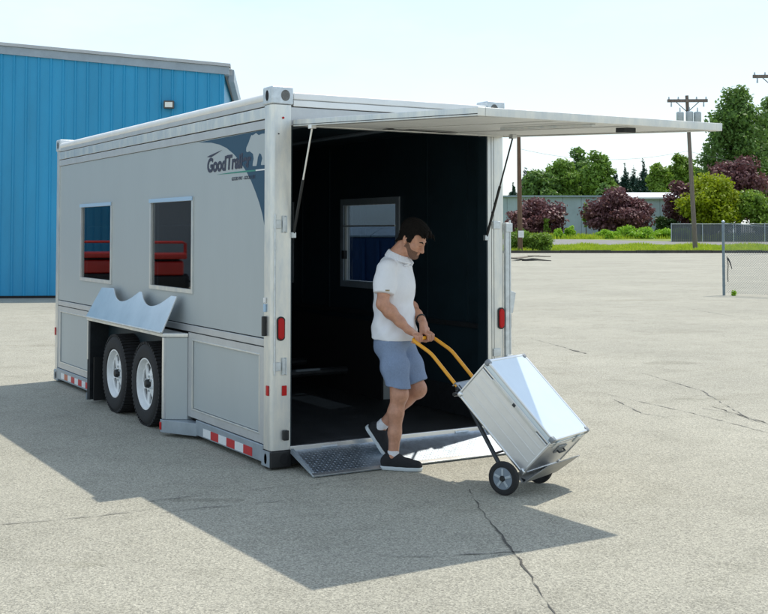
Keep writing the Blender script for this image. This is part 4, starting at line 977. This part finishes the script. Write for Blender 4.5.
class Field:
    def __init__(s, lo, hi, h):
        s.h = h; s.lo = np.array(lo, np.float32); s.n = np.ceil((np.array(hi)-np.array(lo))/h).astype(int)+1; s.v = np.full(s.n, .25, np.float32)
    def sub(s, lo, hi):
        a = np.clip(np.floor((np.array(lo)-s.lo)/s.h).astype(int), 0, s.n-1); b = np.clip(np.ceil((np.array(hi)-s.lo)/s.h).astype(int)+1, 1, s.n)
        sl = tuple(slice(i, j) for i, j in zip(a, b)); g = np.meshgrid(*[s.lo[k]+s.h*np.arange(a[k], b[k], dtype=np.float32) for k in range(3)], indexing='ij')
        return sl, g
    def put(s, fn, lo, hi, k=.02, op='u'):
        pad = k+3*s.h; sl, g = s.sub(np.array(lo)-pad, np.array(hi)+pad); d = fn(*g); v = s.v[sl]
        if op == 'u': hh = np.maximum(k-np.abs(v-d), 0)/k if k > 0 else 0; s.v[sl] = np.minimum(v, d)-(hh*hh*k*.25)
        elif op == 's': hh = np.maximum(k-np.abs(v+d), 0)/k; s.v[sl] = np.maximum(v, -d)+hh*hh*k*.25
        elif op == 'i': s.v[sl] = np.maximum(v, d)
    def cone(s, a, b, ra, rb, k=.02, op='u'):
        a = np.array(a, np.float32); b = np.array(b, np.float32); ab = b-a; L2 = float(ab@ab)+1e-9; rm = max(ra, rb)
        def fn(x, y, z):
            px, py, pz = x-a[0], y-a[1], z-a[2]; t = np.clip((px*ab[0]+py*ab[1]+pz*ab[2])/L2, 0, 1)
            return np.sqrt((px-t*ab[0])**2+(py-t*ab[1])**2+(pz-t*ab[2])**2)-(ra+(rb-ra)*t)
        s.put(fn, np.minimum(a, b)-rm, np.maximum(a, b)+rm, k, op)
    def ell(s, c, r, k=.02, op='u', M3=None):
        c = np.array(c, np.float32); r = np.array(r, np.float32); Q = np.eye(3, dtype=np.float32) if M3 is None else np.array(M3, np.float32)
        def fn(x, y, z):
            p = [x-c[0], y-c[1], z-c[2]]; l = [Q[0][i]*p[0]+Q[1][i]*p[1]+Q[2][i]*p[2] for i in range(3)]
            k0 = np.sqrt(sum((l[i]/r[i])**2 for i in range(3))); k1 = np.sqrt(sum((l[i]/r[i]**2)**2 for i in range(3)))+1e-9
            return k0*(k0-1)/k1
        m = r.max(); s.put(fn, c-m, c+m, k, op)
    def chain(s, pts, rs, k=.015):
        for i in range(len(pts)-1): s.cone(pts[i], pts[i+1], rs[i], rs[i+1], k)
    def plane_cut(s, p, n):                       # keep the side opposite to n
        n = np.array(n, np.float32)/np.linalg.norm(n); x, y, z = np.meshgrid(*[s.lo[k]+s.h*np.arange(s.n[k], dtype=np.float32) for k in range(3)], indexing='ij')
        return (x-p[0])*n[0]+(y-p[1])*n[1]+(z-p[2])*n[2]
    def mesh(s):
        v = s.v; sg = v < 0; N = np.array(v.shape)-1
        cs = [sg[i:i+N[0], j:j+N[1], k:k+N[2]] for i in (0, 1) for j in (0, 1) for k in (0, 1)]
        cnt = sum(c.astype(np.int8) for c in cs); act = (cnt > 0) & (cnt < 8); I = np.argwhere(act)
        idx = np.full(tuple(N), -1, np.int32); idx[tuple(I.T)] = np.arange(len(I))
        acc = np.zeros((len(I), 3), np.float32); num = np.zeros(len(I), np.float32)
        cor = [(i, j, k) for i in (0, 1) for j in (0, 1) for k in (0, 1)]
        for ai, A in enumerate(cor):
            for ax in range(3):
                if A[ax]: continue
                B = list(A); B[ax] = 1
                va = v[I[:, 0]+A[0], I[:, 1]+A[1], I[:, 2]+A[2]]; vb = v[I[:, 0]+B[0], I[:, 1]+B[1], I[:, 2]+B[2]]; m = (va < 0) != (vb < 0)
                t = va[m]/(va[m]-vb[m]); p = np.tile(np.array(A, np.float32), (m.sum(), 1)); p[:, ax] = t; acc[m] += p; num[m] += 1
        V = s.lo+s.h*(I+acc/num[:, None]); F = []
        for ax in range(3):
            b, c = (ax+1) % 3, (ax+2) % 3
            lo = [slice(None)]*3; hi = [slice(None)]*3; lo[ax] = slice(0, -1); hi[ax] = slice(1, None)
            a0, a1 = sg[tuple(lo)], sg[tuple(hi)]; E = np.argwhere(a0 != a1); E = E[(E[:, b] > 0) & (E[:, c] > 0) & (E[:, b] < N[b]) & (E[:, c] < N[c])]
            ins = a0[tuple(E.T)]; q4 = []
            for db, dc in ((-1, -1), (0, -1), (0, 0), (-1, 0)):
                e = E.copy(); e[:, b] += db; e[:, c] += dc; q4.append(idx[tuple(e.T)])
            q4 = np.stack(q4, 1); q4[~ins] = q4[~ins][:, ::-1]; F.append(q4)
        return V, np.concatenate(F)
def relax(V, F, it=2, lam=.5):
    V = V.astype(np.float64)
    for _ in range(it):
        acc = np.zeros_like(V); n = np.zeros(len(V))
        for i in range(4):
            np.add.at(acc, F[:, i], V[F[:, (i+1) % 4]]); np.add.at(n, F[:, i], 1); np.add.at(acc, F[:, i], V[F[:, (i+3) % 4]]); np.add.at(n, F[:, i], 1)
        V = V*(1-lam)+lam*acc/n[:, None]
    return V
def normals(V, F):
    n = np.cross(V[F[:, 2]]-V[F[:, 0]], V[F[:, 3]]-V[F[:, 1]]); N = np.zeros_like(V)
    for i in range(4): np.add.at(N, F[:, i], n)
    return N/(np.linalg.norm(N, axis=1)[:, None]+1e-9)

M['skin'] = mat('skin', (.50, .245, .155), .45, 0, .14, 25, .05, 220, second=(.53, .27, .175))
M['skin'].node_tree.nodes['Principled BSDF'].inputs['Subsurface Weight'].default_value = .12
M['skin'].node_tree.nodes['Principled BSDF'].inputs['Subsurface Radius'].default_value = (.012, .005, .003)
M['hair'] = mat('hair', (.008, .0065, .0055), .75, 0, .5, 60, .5, 160, stretch=(3, 1, 1))
M['hair'].node_tree.nodes['Principled BSDF'].inputs['Specular IOR Level'].default_value = .12
M['beard'] = mat('stubble', (.17, .088, .058), .75, 0, .35, 160, .4, 260)
M['shirt'] = mat('white_knit', (.80, .81, .85), .85, 0, .02, 30, .12, 260)
M['shorts'] = mat('blue_shorts_cloth', (.215, .285, .42), .85, 0, .10, 90, .18, 240)
M['shoe'] = mat('black_knit', (.012, .013, .016), .8, 0, .4, 120, .3, 260)
M['sole'] = mat('pale_sole', (.55, .60, .62), .6)
M['sock'] = mat('white_sock', (.74, .75, .78), .9, 0, .05, 60, .2, 200)
M['eye'] = mat('eye', (.10, .07, .05), .2)

# joints
rhip, rknee, rank = (-.088, .055, .90), (-.098, -.012, .53), (-.100, .035, .095)
lhip, lknee, lank = (.088, .05, .90), (.098, -.085, .545), (.098, .180, .275)
rsh, relb, rwr = (-.178, .055, 1.405), (-.245, .060, 1.165), (-.192, -.105, .992)
lsh, lelb, lwr = (.178, .050, 1.405), (.225, .035, 1.150), (.045, -.135, 1.040)
# the grip bar in this frame
PW = Matrix.Translation(OP) @ Matrix.Rotation(YP, 4, 'Z'); PI_ = PW.inverted()
bar0 = PI_ @ q(S0, GRIP_U, GRIP_N); bar1 = PI_ @ q(S1, GRIP_U, GRIP_N); bd = (bar1-bar0).normalized(); bf = Vector((bd.y, -bd.x, 0)).normalized(); bf = bf if bf.y < 0 else -bf
HC = Vector((0, -.082, 1.612)); HR = Matrix.Rotation(R(-10), 3, 'Z') @ Matrix.Rotation(R(33), 3, 'X')
HRn = np.array(HR)
def hp(p): return tuple(HC+HR @ Vector(p))

def hand(F, wrist, along, side):
    """wrist point; along = position of hand centre on the bar (0..1); side -1 right, +1 left"""
    c = bar0.lerp(bar1, along); w = Vector(wrist); up = Vector((0, 0, 1))
    def B(x, ang, r): a = R(ang); return c+bd*x+bf*(math.cos(a)*r)+up*(math.sin(a)*r)
    kn = [B(x, 100, .034) for x in (-.031, -.0105, .0105, .031)]
    pc = w.lerp(c+up*.034-bf*.01, .55)
    F.cone(w, w.lerp(pc, .6), .027, .026, .012)
    F.cone(w.lerp(pc, .6)+bd*.012, kn[2].lerp(kn[3], .4)-bf*.008, .020, .0125, .014); F.cone(w.lerp(pc, .6)-bd*.012, kn[0].lerp(kn[1], .4)-bf*.008, .020, .0125, .014)
    F.cone(kn[0].lerp(w, .25), kn[3].lerp(w, .25), .0135, .0135, .012)
    lens = (.92, 1.0, .96, .82) if side > 0 else (.82, .96, 1.0, .92)
    for i, x in enumerate((-.0325, -.011, .011, .0325)):
        l = lens[i]; pts = [B(x, 100, .034), B(x, 35, .030), B(x, -35*l, .0265), B(x, -100*l, .0245), B(x, -150*l, .0235)]
        rs = (.0105, .0098, .0090, .0083, .0074); g = Field_piece = pts
        for j in range(4): F.cone(pts[j], pts[j+1], rs[j], rs[j+1], .0025)
    # thumb on the inner side, leaving the palm near the wrist and closing under the bar
    s = -side*1.0; b0 = w.lerp(pc, .55)+bd*(s*.022); t1 = c+bd*(s*.046)-bf*.026+up*.012; t2 = c+bd*(s*.044)-bf*.014-up*.020; t3 = c+bd*(s*.030)+bf*.008-up*.0265
    F.cone(b0, t1, .016, .0115, .010); F.cone(t1, t2, .0112, .0100, .004); F.cone(t2, t3, .0100, .0082, .003)

def body():
    F = Field((-.34, -.36, .02), (.34, .36, 1.78), .004)
    # legs
    for hip, kn, an, sgn in ((rhip, rknee, rank, -1), (lhip, lknee, lank, 1)):
        h_, k_, a_ = map(np.array, (hip, kn, an)); sh = (a_-k_); back = np.array([0, 1, 0])-sh*sh[1]/(sh@sh); back /= np.linalg.norm(back)
        F.cone(h_, k_, .078, .056, .03); F.ell(k_-back*.008, (.046, .048, .056), .04)
        F.chain([k_, k_+sh*.30+back*.012, k_+sh*.62+back*.004, a_], [.049, .052, .041, .033], .04)
        F.cone(k_+sh*.08, k_+sh*.9-back*.012, .034, .025, .02)
        F.ell(a_+sh/np.linalg.norm(sh)*.0+np.array([sgn*.028, 0, 0]), (.012, .014, .014), .012)
    # foot stubs inside the shoes
    F.cone(rank, (-.10, -.05, .045), .034, .03, .02); F.cone(lank, (.098, .20, .19), .034, .03, .02)
    # torso
    F.ell((0, .065, 1.26), (.145, .095, .20)); F.ell((0, .06, 1.0), (.14, .10, .16), .06); F.cone((-.13, .055, 1.40), (.13, .05, 1.40), .05, .05, .05)
    # arms
    for sh, el, wr, s in ((rsh, relb, rwr, -1), (lsh, lelb, lwr, 1)):
        a, b, c = map(np.array, (sh, el, wr)); fa = c-b
        F.chain([a, a+(b-a)*.45, b], [.052, .050, .041], .03)
        F.chain([b, b+fa*.30, b+fa*.7, c], [.041, .0455, .034, .0265], .025)
    # neck
    F.chain([(0, .055, 1.42), (0, .028, 1.50), hp((0, .030, -.045))], [.070, .060, .058], .035)
    F.cone((.03, .0, 1.45), hp((.045, .01, -.05)), .018, .016, .02); F.cone((-.03, .0, 1.45), hp((-.045, .01, -.05)), .018, .016, .02)
    # head
    def E(p, r, k=.02, op='u'): F.ell(hp(p), r, k, op, HRn)
    def K(a, b, ra, rb, k=.012, op='u'): F.cone(hp(a), hp(b), ra, rb, k, op)
    E((0, .018, .040), (.075, .096, .084)); E((0, -.018, -.010), (.068, .068, .085), .03); E((0, -.030, -.055), (.056, .058, .060), .03)
    K((-.046, .005, -.062), (-.022, -.066, -.092), .020, .018, .02); K((.046, .005, -.062), (.022, -.066, -.092), .020, .018, .02); K((-.012, -.078, -.096), (.012, -.078, -.096), .018, .018, .02)
    K((-.034, -.080, .024), (.034, -.080, .024), .010, .010, .014)
    for s in (-1, 1):
        E((s*.046, -.060, -.022), (.022, .022, .018), .02); E((s*.031, -.096, .004), (.017, .014, .011), .012, 's'); E((s*.031, -.076, .003), (.0125, .0125, .0115), .003)
        K((s*.018, -.087, .010), (s*.044, -.079, .008), .0045, .004, .004)      # upper lid
        # ear: rim, lobe, hollow
        E((s*.078, .018, -.002), (.010, .021, .032), .008); E((s*.086, .014, .002), (.006, .011, .018), .005, 's'); E((s*.077, .008, -.030), (.008, .010, .010), .006)
    K((0, -.086, .016), (0, -.109, -.030), .0095, .0125, .012); E((0, -.112, -.034), (.0125, .011, .0105), .008)
    for s in (-1, 1): E((s*.012, -.099, -.038), (.0085, .011, .0075), .006)
    K((-.020, -.088, -.058), (.020, -.088, -.058), .0060, .0060, .006); K((0, -.093, -.057), (0, -.0935, -.057), .0065, .0065, .006); K((-.017, -.087, -.068), (.017, -.087, -.068), .0068, .0068, .006)
    K((-.026, -.094, -.0625), (.026, -.094, -.0625), .0022, .0022, .003, 's')
    hand(F, rwr, RH, -1); hand(F, lwr, LH, 1)
    V, Q = F.mesh(); V = relax(V, Q, 1, .35)
    np_mesh('body', V, Q, 'skin', PE)
RH, LH = .20, .78
body()

def head_shell(name, m, off, region, lo, hi, h, noise_amp=0, seed=0):
    """shell that follows the skull, kept where region(x,y,z) < 0 (head frame)"""
    F = Field(lo, hi, h)
    for p, r in (((0, .018, .040), (.075, .096, .084)), ((0, -.018, -.010), (.068, .068, .085)), ((0, -.030, -.055), (.056, .058, .060))): F.ell(p, r, .03)
    for s in (-1, 1): F.cone((s*.046, .005, -.062), (s*.022, -.066, -.092), .020, .018, .02)
    F.cone((-.012, -.078, -.096), (.012, -.078, -.096), .018, .018, .02); F.cone((0, .03, -.045), (0, .045, -.11), .058, .06, .035)
    if name == 'beard':
        F.cone((-.020, -.088, -.058), (.020, -.088, -.058), .0060, .0060, .006); F.cone((-.017, -.087, -.068), (.017, -.087, -.068), .0068, .0068, .006)
    x, y, z = np.meshgrid(*[F.lo[k]+h*np.arange(F.n[k], dtype=np.float32) for k in range(3)], indexing='ij')
    F.v = np.maximum(F.v-off(x, y, z), region(x, y, z)).astype(np.float32)
    V, Q = F.mesh(); V = relax(V, Q, 1, .4)
    if noise_amp:
        N = normals(V, Q); d = np.sin(V[:, 0]*420+3*np.sin(V[:, 1]*60))*np.sin(V[:, 1]*160+V[:, 2]*90)+.6*np.sin(V[:, 0]*190+V[:, 2]*230+1); V = V+N*(d*noise_amp)[:, None]
    V = V @ HRn.T+np.array(HC)
    return np_mesh(name, V, Q, m, PE)
def hair_region(x, y, z):
    # hairline: behind the forehead, above the ears, down the nape
    ax = np.abs(x)
    front = -(y+.075)-(.0)+.0*z                     # in front of y=-.075 removed below z=.09
    hl = (.078-.55*(y+.062))                         # height of the hairline, sloping back
    hl = np.where(y > -.02, .050-1.2*(y+.02), hl); hl = np.where(y > .045, -.030-.9*(y-.045), hl)
    side = np.where((ax > .058) & (y < .012) & (y > -.030), -.012, hl); hl = np.minimum(hl, side)
    return hl-z+.004*np.sin(x*300)*np.sin(y*210)
head_shell('hair', 'hair', lambda x, y, z: .011+.016*np.clip((z-.03)/.09, 0, 1)+.012*np.clip((-y-.03)/.06, 0, 1)*np.clip((z-.06)/.04, 0, 1), hair_region, (-.13, -.16, -.12), (.13, .16, .17), .0032, .0016)
# brushed-forward quiff over the forehead: short locks
def locks():
    F = Field((-.10, -.16, .03), (.10, .02, .16), .003); g = random.Random(4)
    for i in range(26):
        x = -.058+.116*i/25; y0 = -.050+g.uniform(-.01, .02); z0 = .112-abs(x)*.45+g.uniform(-.006, .004); ln = g.uniform(.035, .055)
        F.chain([(x, y0, z0), (x*1.05+g.uniform(-.006, .006), y0-ln*.75, z0+.004+g.uniform(-.006, .006)), (x*1.1+g.uniform(-.008, .008), y0-ln*1.25, z0-.014+g.uniform(-.012, .008))], [.012, .009, .0035], .006)
    V, Q = F.mesh(); V = V @ HRn.T+np.array(HC); o = np_mesh('hair_front', V, Q, 'hair', PE)
locks()
head_shell('beard', 'beard', lambda x, y, z: np.full_like(x, .0016), lambda x, y, z: np.maximum.reduce([z-np.interp(-y, [-.005, .02, .06, .085], [.004, -.020, -.043, -.049]), y-.005, np.where((np.abs(x) < .019) & (z > -.074) & (z < -.052), .01, -.01), -.118-z]), (-.09, -.13, -.14), (.09, .03, .03), .003)
# eyebrows and eyes
def tiny(name, m, fn):
    F = Field((-.08, -.13, -.03), (.08, -.04, .06), .0018); fn(F); V, Q = F.mesh(); V = V @ HRn.T+np.array(HC); np_mesh(name, V, Q, m, PE)
tiny('eyebrow', 'hair', lambda F: [F.chain([(s*.014, -.0915, .024), (s*.034, -.0905, .0315), (s*.052, -.077, .026)], [.0035, .0042, .002], .004) for s in (-1, 1)])
tiny('eye', 'eye', lambda F: [F.ell((s*.031, -.0835, .0015), (.0065, .0055, .004), .002) for s in (-1, 1)])

# ---- shirt
def fold(V, N, seed, amp, sc_=1.0, axis=2):
    g = np.random.default_rng(seed); d = np.zeros(len(V))
    for i in range(7):
        k = g.normal(size=3)*np.array([14, 14, 9])*sc_*(1+.35*i); w_ = g.normal(size=3)*6*sc_
        d += np.sin(V @ k+g.uniform(0, 6)+1.6*np.sin(V @ w_+g.uniform(0, 6)))/(1+.45*i)
    return V+N*(d*amp)[:, None]
def shirt():
    F = Field((-.36, -.16, .85), (.36, .30, 1.56), .005)
    F.ell((0, .072, 1.27), (.178, .128, .205), .04); F.ell((0, .060, 1.06), (.170, .140, .21), .08); F.cone((0, .058, 1.0), (0, .055, .90), .10, .10, .05)
    F.ell((0, .060, .93), (.196, .152, .17), .06)
    F.cone((-.125, .058, 1.415), (.125, .052, 1.415), .058, .058, .06); F.cone((0, .06, 1.43), (0, .032, 1.490), .092, .066, .05)
    F.ell((0, .015, 1.28), (.13, .10, .12), .06)
    cut = F.plane_cut((0, 0, .902), (0, .05, -1)); F.v = np.maximum(F.v, cut)
    for sh, el, s in ((rsh, relb, -1), (lsh, lelb, 1)):
        a, b = np.array(sh), np.array(el); G_ = Field((-.36, -.16, .85), (.36, .30, 1.56), .005)
        G_.chain([a, a+(b-a)*.4, a+(b-a)*.76], [.068, .071, .073], .045); G_.v = np.maximum(G_.v, G_.plane_cut(a+(b-a)*.70, b-a))
        hh = np.maximum(.03-np.abs(F.v-G_.v), 0)/.03; F.v = np.minimum(F.v, G_.v)-hh*hh*.03*.25
    V, Q = F.mesh(); V = relax(V, Q, 2, .5); N = normals(V, Q); V = fold(V, N, 5, .0026, 1.1)
    # soft drape: diagonal folds towards the waist and under the arm
    d = np.sin((V[:, 2]*38+V[:, 1]*46+np.sin(V[:, 0]*18)*1.2))*np.clip((1.22-V[:, 2])/.25, 0, 1)*np.clip((V[:, 2]-.92)/.08, 0, 1)
    V = V+N*(d*.0080)[:, None]
    sh = np_mesh('shirt', V, Q, 'shirt', PE)
    # collar: two folded flaps round the neck
    F = Field((-.13, -.10, 1.40), (.13, .16, 1.58), .004)
    n = 22; ring = []
    for i in range(n+1):
        a = R(-160+320*i/n); ring.append((math.sin(a)*.069, .022+math.cos(a)*.072, 1.508+.030*math.cos(a)))
    for i in range(n): 
        p, r_ = np.array(ring[i]), np.array(ring[i+1]); F.cone(p, r_, .006, .006, .006)
        for t_ in (.012, .024, .036):
            o1 = (p-np.array([0, .030, 0]))*np.array([1, 1, 0])*.36*(t_/.036)+np.array([0, .0, -t_]); o2 = (r_-np.array([0, .030, 0]))*np.array([1, 1, 0])*.36*(t_/.036)+np.array([0, .0, -t_]); F.cone(p+o1, r_+o2, .0065, .0065, .008)
    for s in (-1, 1): F.chain([ring[0] if s < 0 else ring[n], (s*.040, -.060, 1.430), (s*.058, -.040, 1.430)], [.008, .006, .006], .012)
    V, Q = F.mesh(); V = relax(V, Q, 1, .5); np_mesh('collar', V, Q, 'shirt', sh)
    # placket with buttons
    mb = MB()
    # sleeve badge
    return sh
sh_ = shirt()
def badge():
    a, b = Vector(rsh), Vector(relb); p = a.lerp(b, .60); n = Vector((-.97, -.25, .02)).normalized(); t = Vector((0, 1, 0)); t = (t-n*t.dot(n)).normalized(); u = n.cross(t)
    c = p+n*.0735-t*.022
    mb = MB(); mb.hexa([c-t*.022-u*.005, c+t*.022-u*.005, c+t*.022+u*.005, c-t*.022+u*.005], [x+n*.003 for x in (c-t*.022-u*.005, c+t*.022-u*.005, c+t*.022+u*.005, c-t*.022+u*.005)])
    M['badge'] = mat('badge_thread', (.32, .25, .15), .7, 0, .5, 140); mb.build('sleeve_badge', 'badge', sh_)
badge()
# ---- shorts
def shorts():
    F = Field((-.30, -.25, .50), (.30, .30, .98), .005)
    F.ell((0, .055, .90), (.166, .126, .09), .04)
    for h_, k_, s in ((rhip, rknee, -1), (lhip, lknee, 1)):
        a, b = np.array(h_), np.array(k_); F.chain([a, a+(b-a)*.5, b], [.094, .096, .088], .035)
    F.ell((-.03, .12, .86), (.10, .075, .09), .06); F.ell((.03, .12, .86), (.10, .075, .09), .06)
    F.v = np.maximum(F.v, F.plane_cut((0, 0, .95), (0, 0, 1)))
    x = F.plane_cut((0, 0, 0), (-1, 0, 0))
    cR = F.plane_cut((rknee[0], rknee[1], .578), (0, .12, -1)); cL = F.plane_cut((lknee[0], lknee[1], .598), (0, -.35, -1)); F.v = np.maximum(F.v, np.where(x > 0, cR, cL))
    V, Q = F.mesh(); V = relax(V, Q, 2, .5); N = normals(V, Q); V = fold(V, N, 9, .0028, 1.0)
    d = np.sin(V[:, 0]*40+V[:, 1]*55+V[:, 2]*16+2*np.sin(V[:, 2]*14))*np.clip((.86-V[:, 2])/.12, 0, 1); V = V+N*(d*.0050)[:, None]
    np_mesh('shorts', V, Q, 'shorts', PE)
shorts()
# ---- shoes, soles, socks
def shoe(T, name_side):
    """shoe frame: heel at y=+.09, toe at y=-.20, ground z=0"""
    Tn = np.array(T)
    def place(F, name, m, parent, smooth_it=1):
        V, Q = F.mesh(); V = relax(V, Q, smooth_it, .5); V = V @ Tn[:3, :3].T+Tn[:3, 3]; return np_mesh(name, V, Q, m, parent)
    def sole_cut(F, z0, z1):
        F.v = np.maximum(F.v, F.plane_cut((0, 0, z0), (0, 0, -1))); F.v = np.maximum(F.v, F.plane_cut((0, 0, z1), (0, 0, 1)))
    F = Field((-.08, -.24, .01), (.08, .13, .14), .0035)
    F.chain([(0, .062, .048), (0, -.02, .045), (.004, -.10, .038), (.006, -.160, .036)], [.038, .037, .041, .036], .02)
    F.chain([(0, .060, .07), (0, .035, .085), (0, -.02, .078), (0, -.075, .055)], [.034, .036, .033, .03], .025); F.cone((.002, -.10, .05), (.005, -.17, .034), .028, .022, .02)
    F.cone((0, .045, .135), (0, .012, .135), .022, .022, .012, 's'); F.v = np.maximum(F.v, F.plane_cut((0, 0, .022), (0, 0, -1)))
    s = place(F, 'shoe', 'shoe', PE)
    F = Field((-.08, -.24, -.01), (.08, .13, .05), .0035)
    F.chain([(0, .064, .018), (0, -.02, .018), (.004, -.10, .018), (.006, -.162, .022)], [.041, .037, .045, .039], .02); sole_cut(F, .002, .029)
    place(F, 'sole', 'sole', s)
    F = Field((-.05, -.12, .04), (.05, .04, .12), .003)
    for k in range(5):
        y = -.03-.016*k; z = .100-.0088*k; F.chain([(-.022, y, z-.010), (0, y-.003, z+.003), (.022, y, z-.010)], [.003, .0036, .003], .003)
    place(F, 'lace', 'black', s)
def sock(a, b, ra, rb):
    F = Field(np.minimum(a, b)-.06, np.maximum(a, b)+.06, .0035); F.cone(a, b, ra, rb, .01); d = np.array(b)-np.array(a); F.v = np.maximum(F.v, F.plane_cut(b, d))
    V, Q = F.mesh(); np_mesh('sock', V, Q, 'sock', PE)
shoe(Matrix.Translation((-.100, .022, .0)) @ Matrix.Rotation(R(3), 4, 'Z'), 'r')
sock(np.array((-.1, .030, .080)), np.array((-.1, .031, .136)), .0385, .0405)
# trailing foot: heel lifted, toe on the ramp
lt = Matrix.Translation((.098, .215, .205)) @ Matrix.Rotation(R(3), 4, 'Z') @ Matrix.Rotation(R(54), 4, 'X') @ Matrix.Translation((0, -.005, -.05))
shoe(lt, 'l')
lv = (Vector(lknee)-Vector(lank)).normalized(); sock(np.array(Vector(lank)-lv*.03), np.array(Vector(lank)+lv*.028), .043, .040)
# wristband on the left arm
w0 = Vector(lwr); wv = (Vector(lelb)-w0).normalized(); wb = MB()
pts = []
a_ = wv.orthogonal().normalized(); b_ = wv.cross(a_)
for k in range(25): an = 2*math.pi*k/24; pts.append(w0+wv*.022+(a_*math.cos(an)+b_*math.sin(an))*.031)
wb.tube(pts, .006, 8, cap=False); tag(wb.build('wristband', 'black', PE, smooth=60))
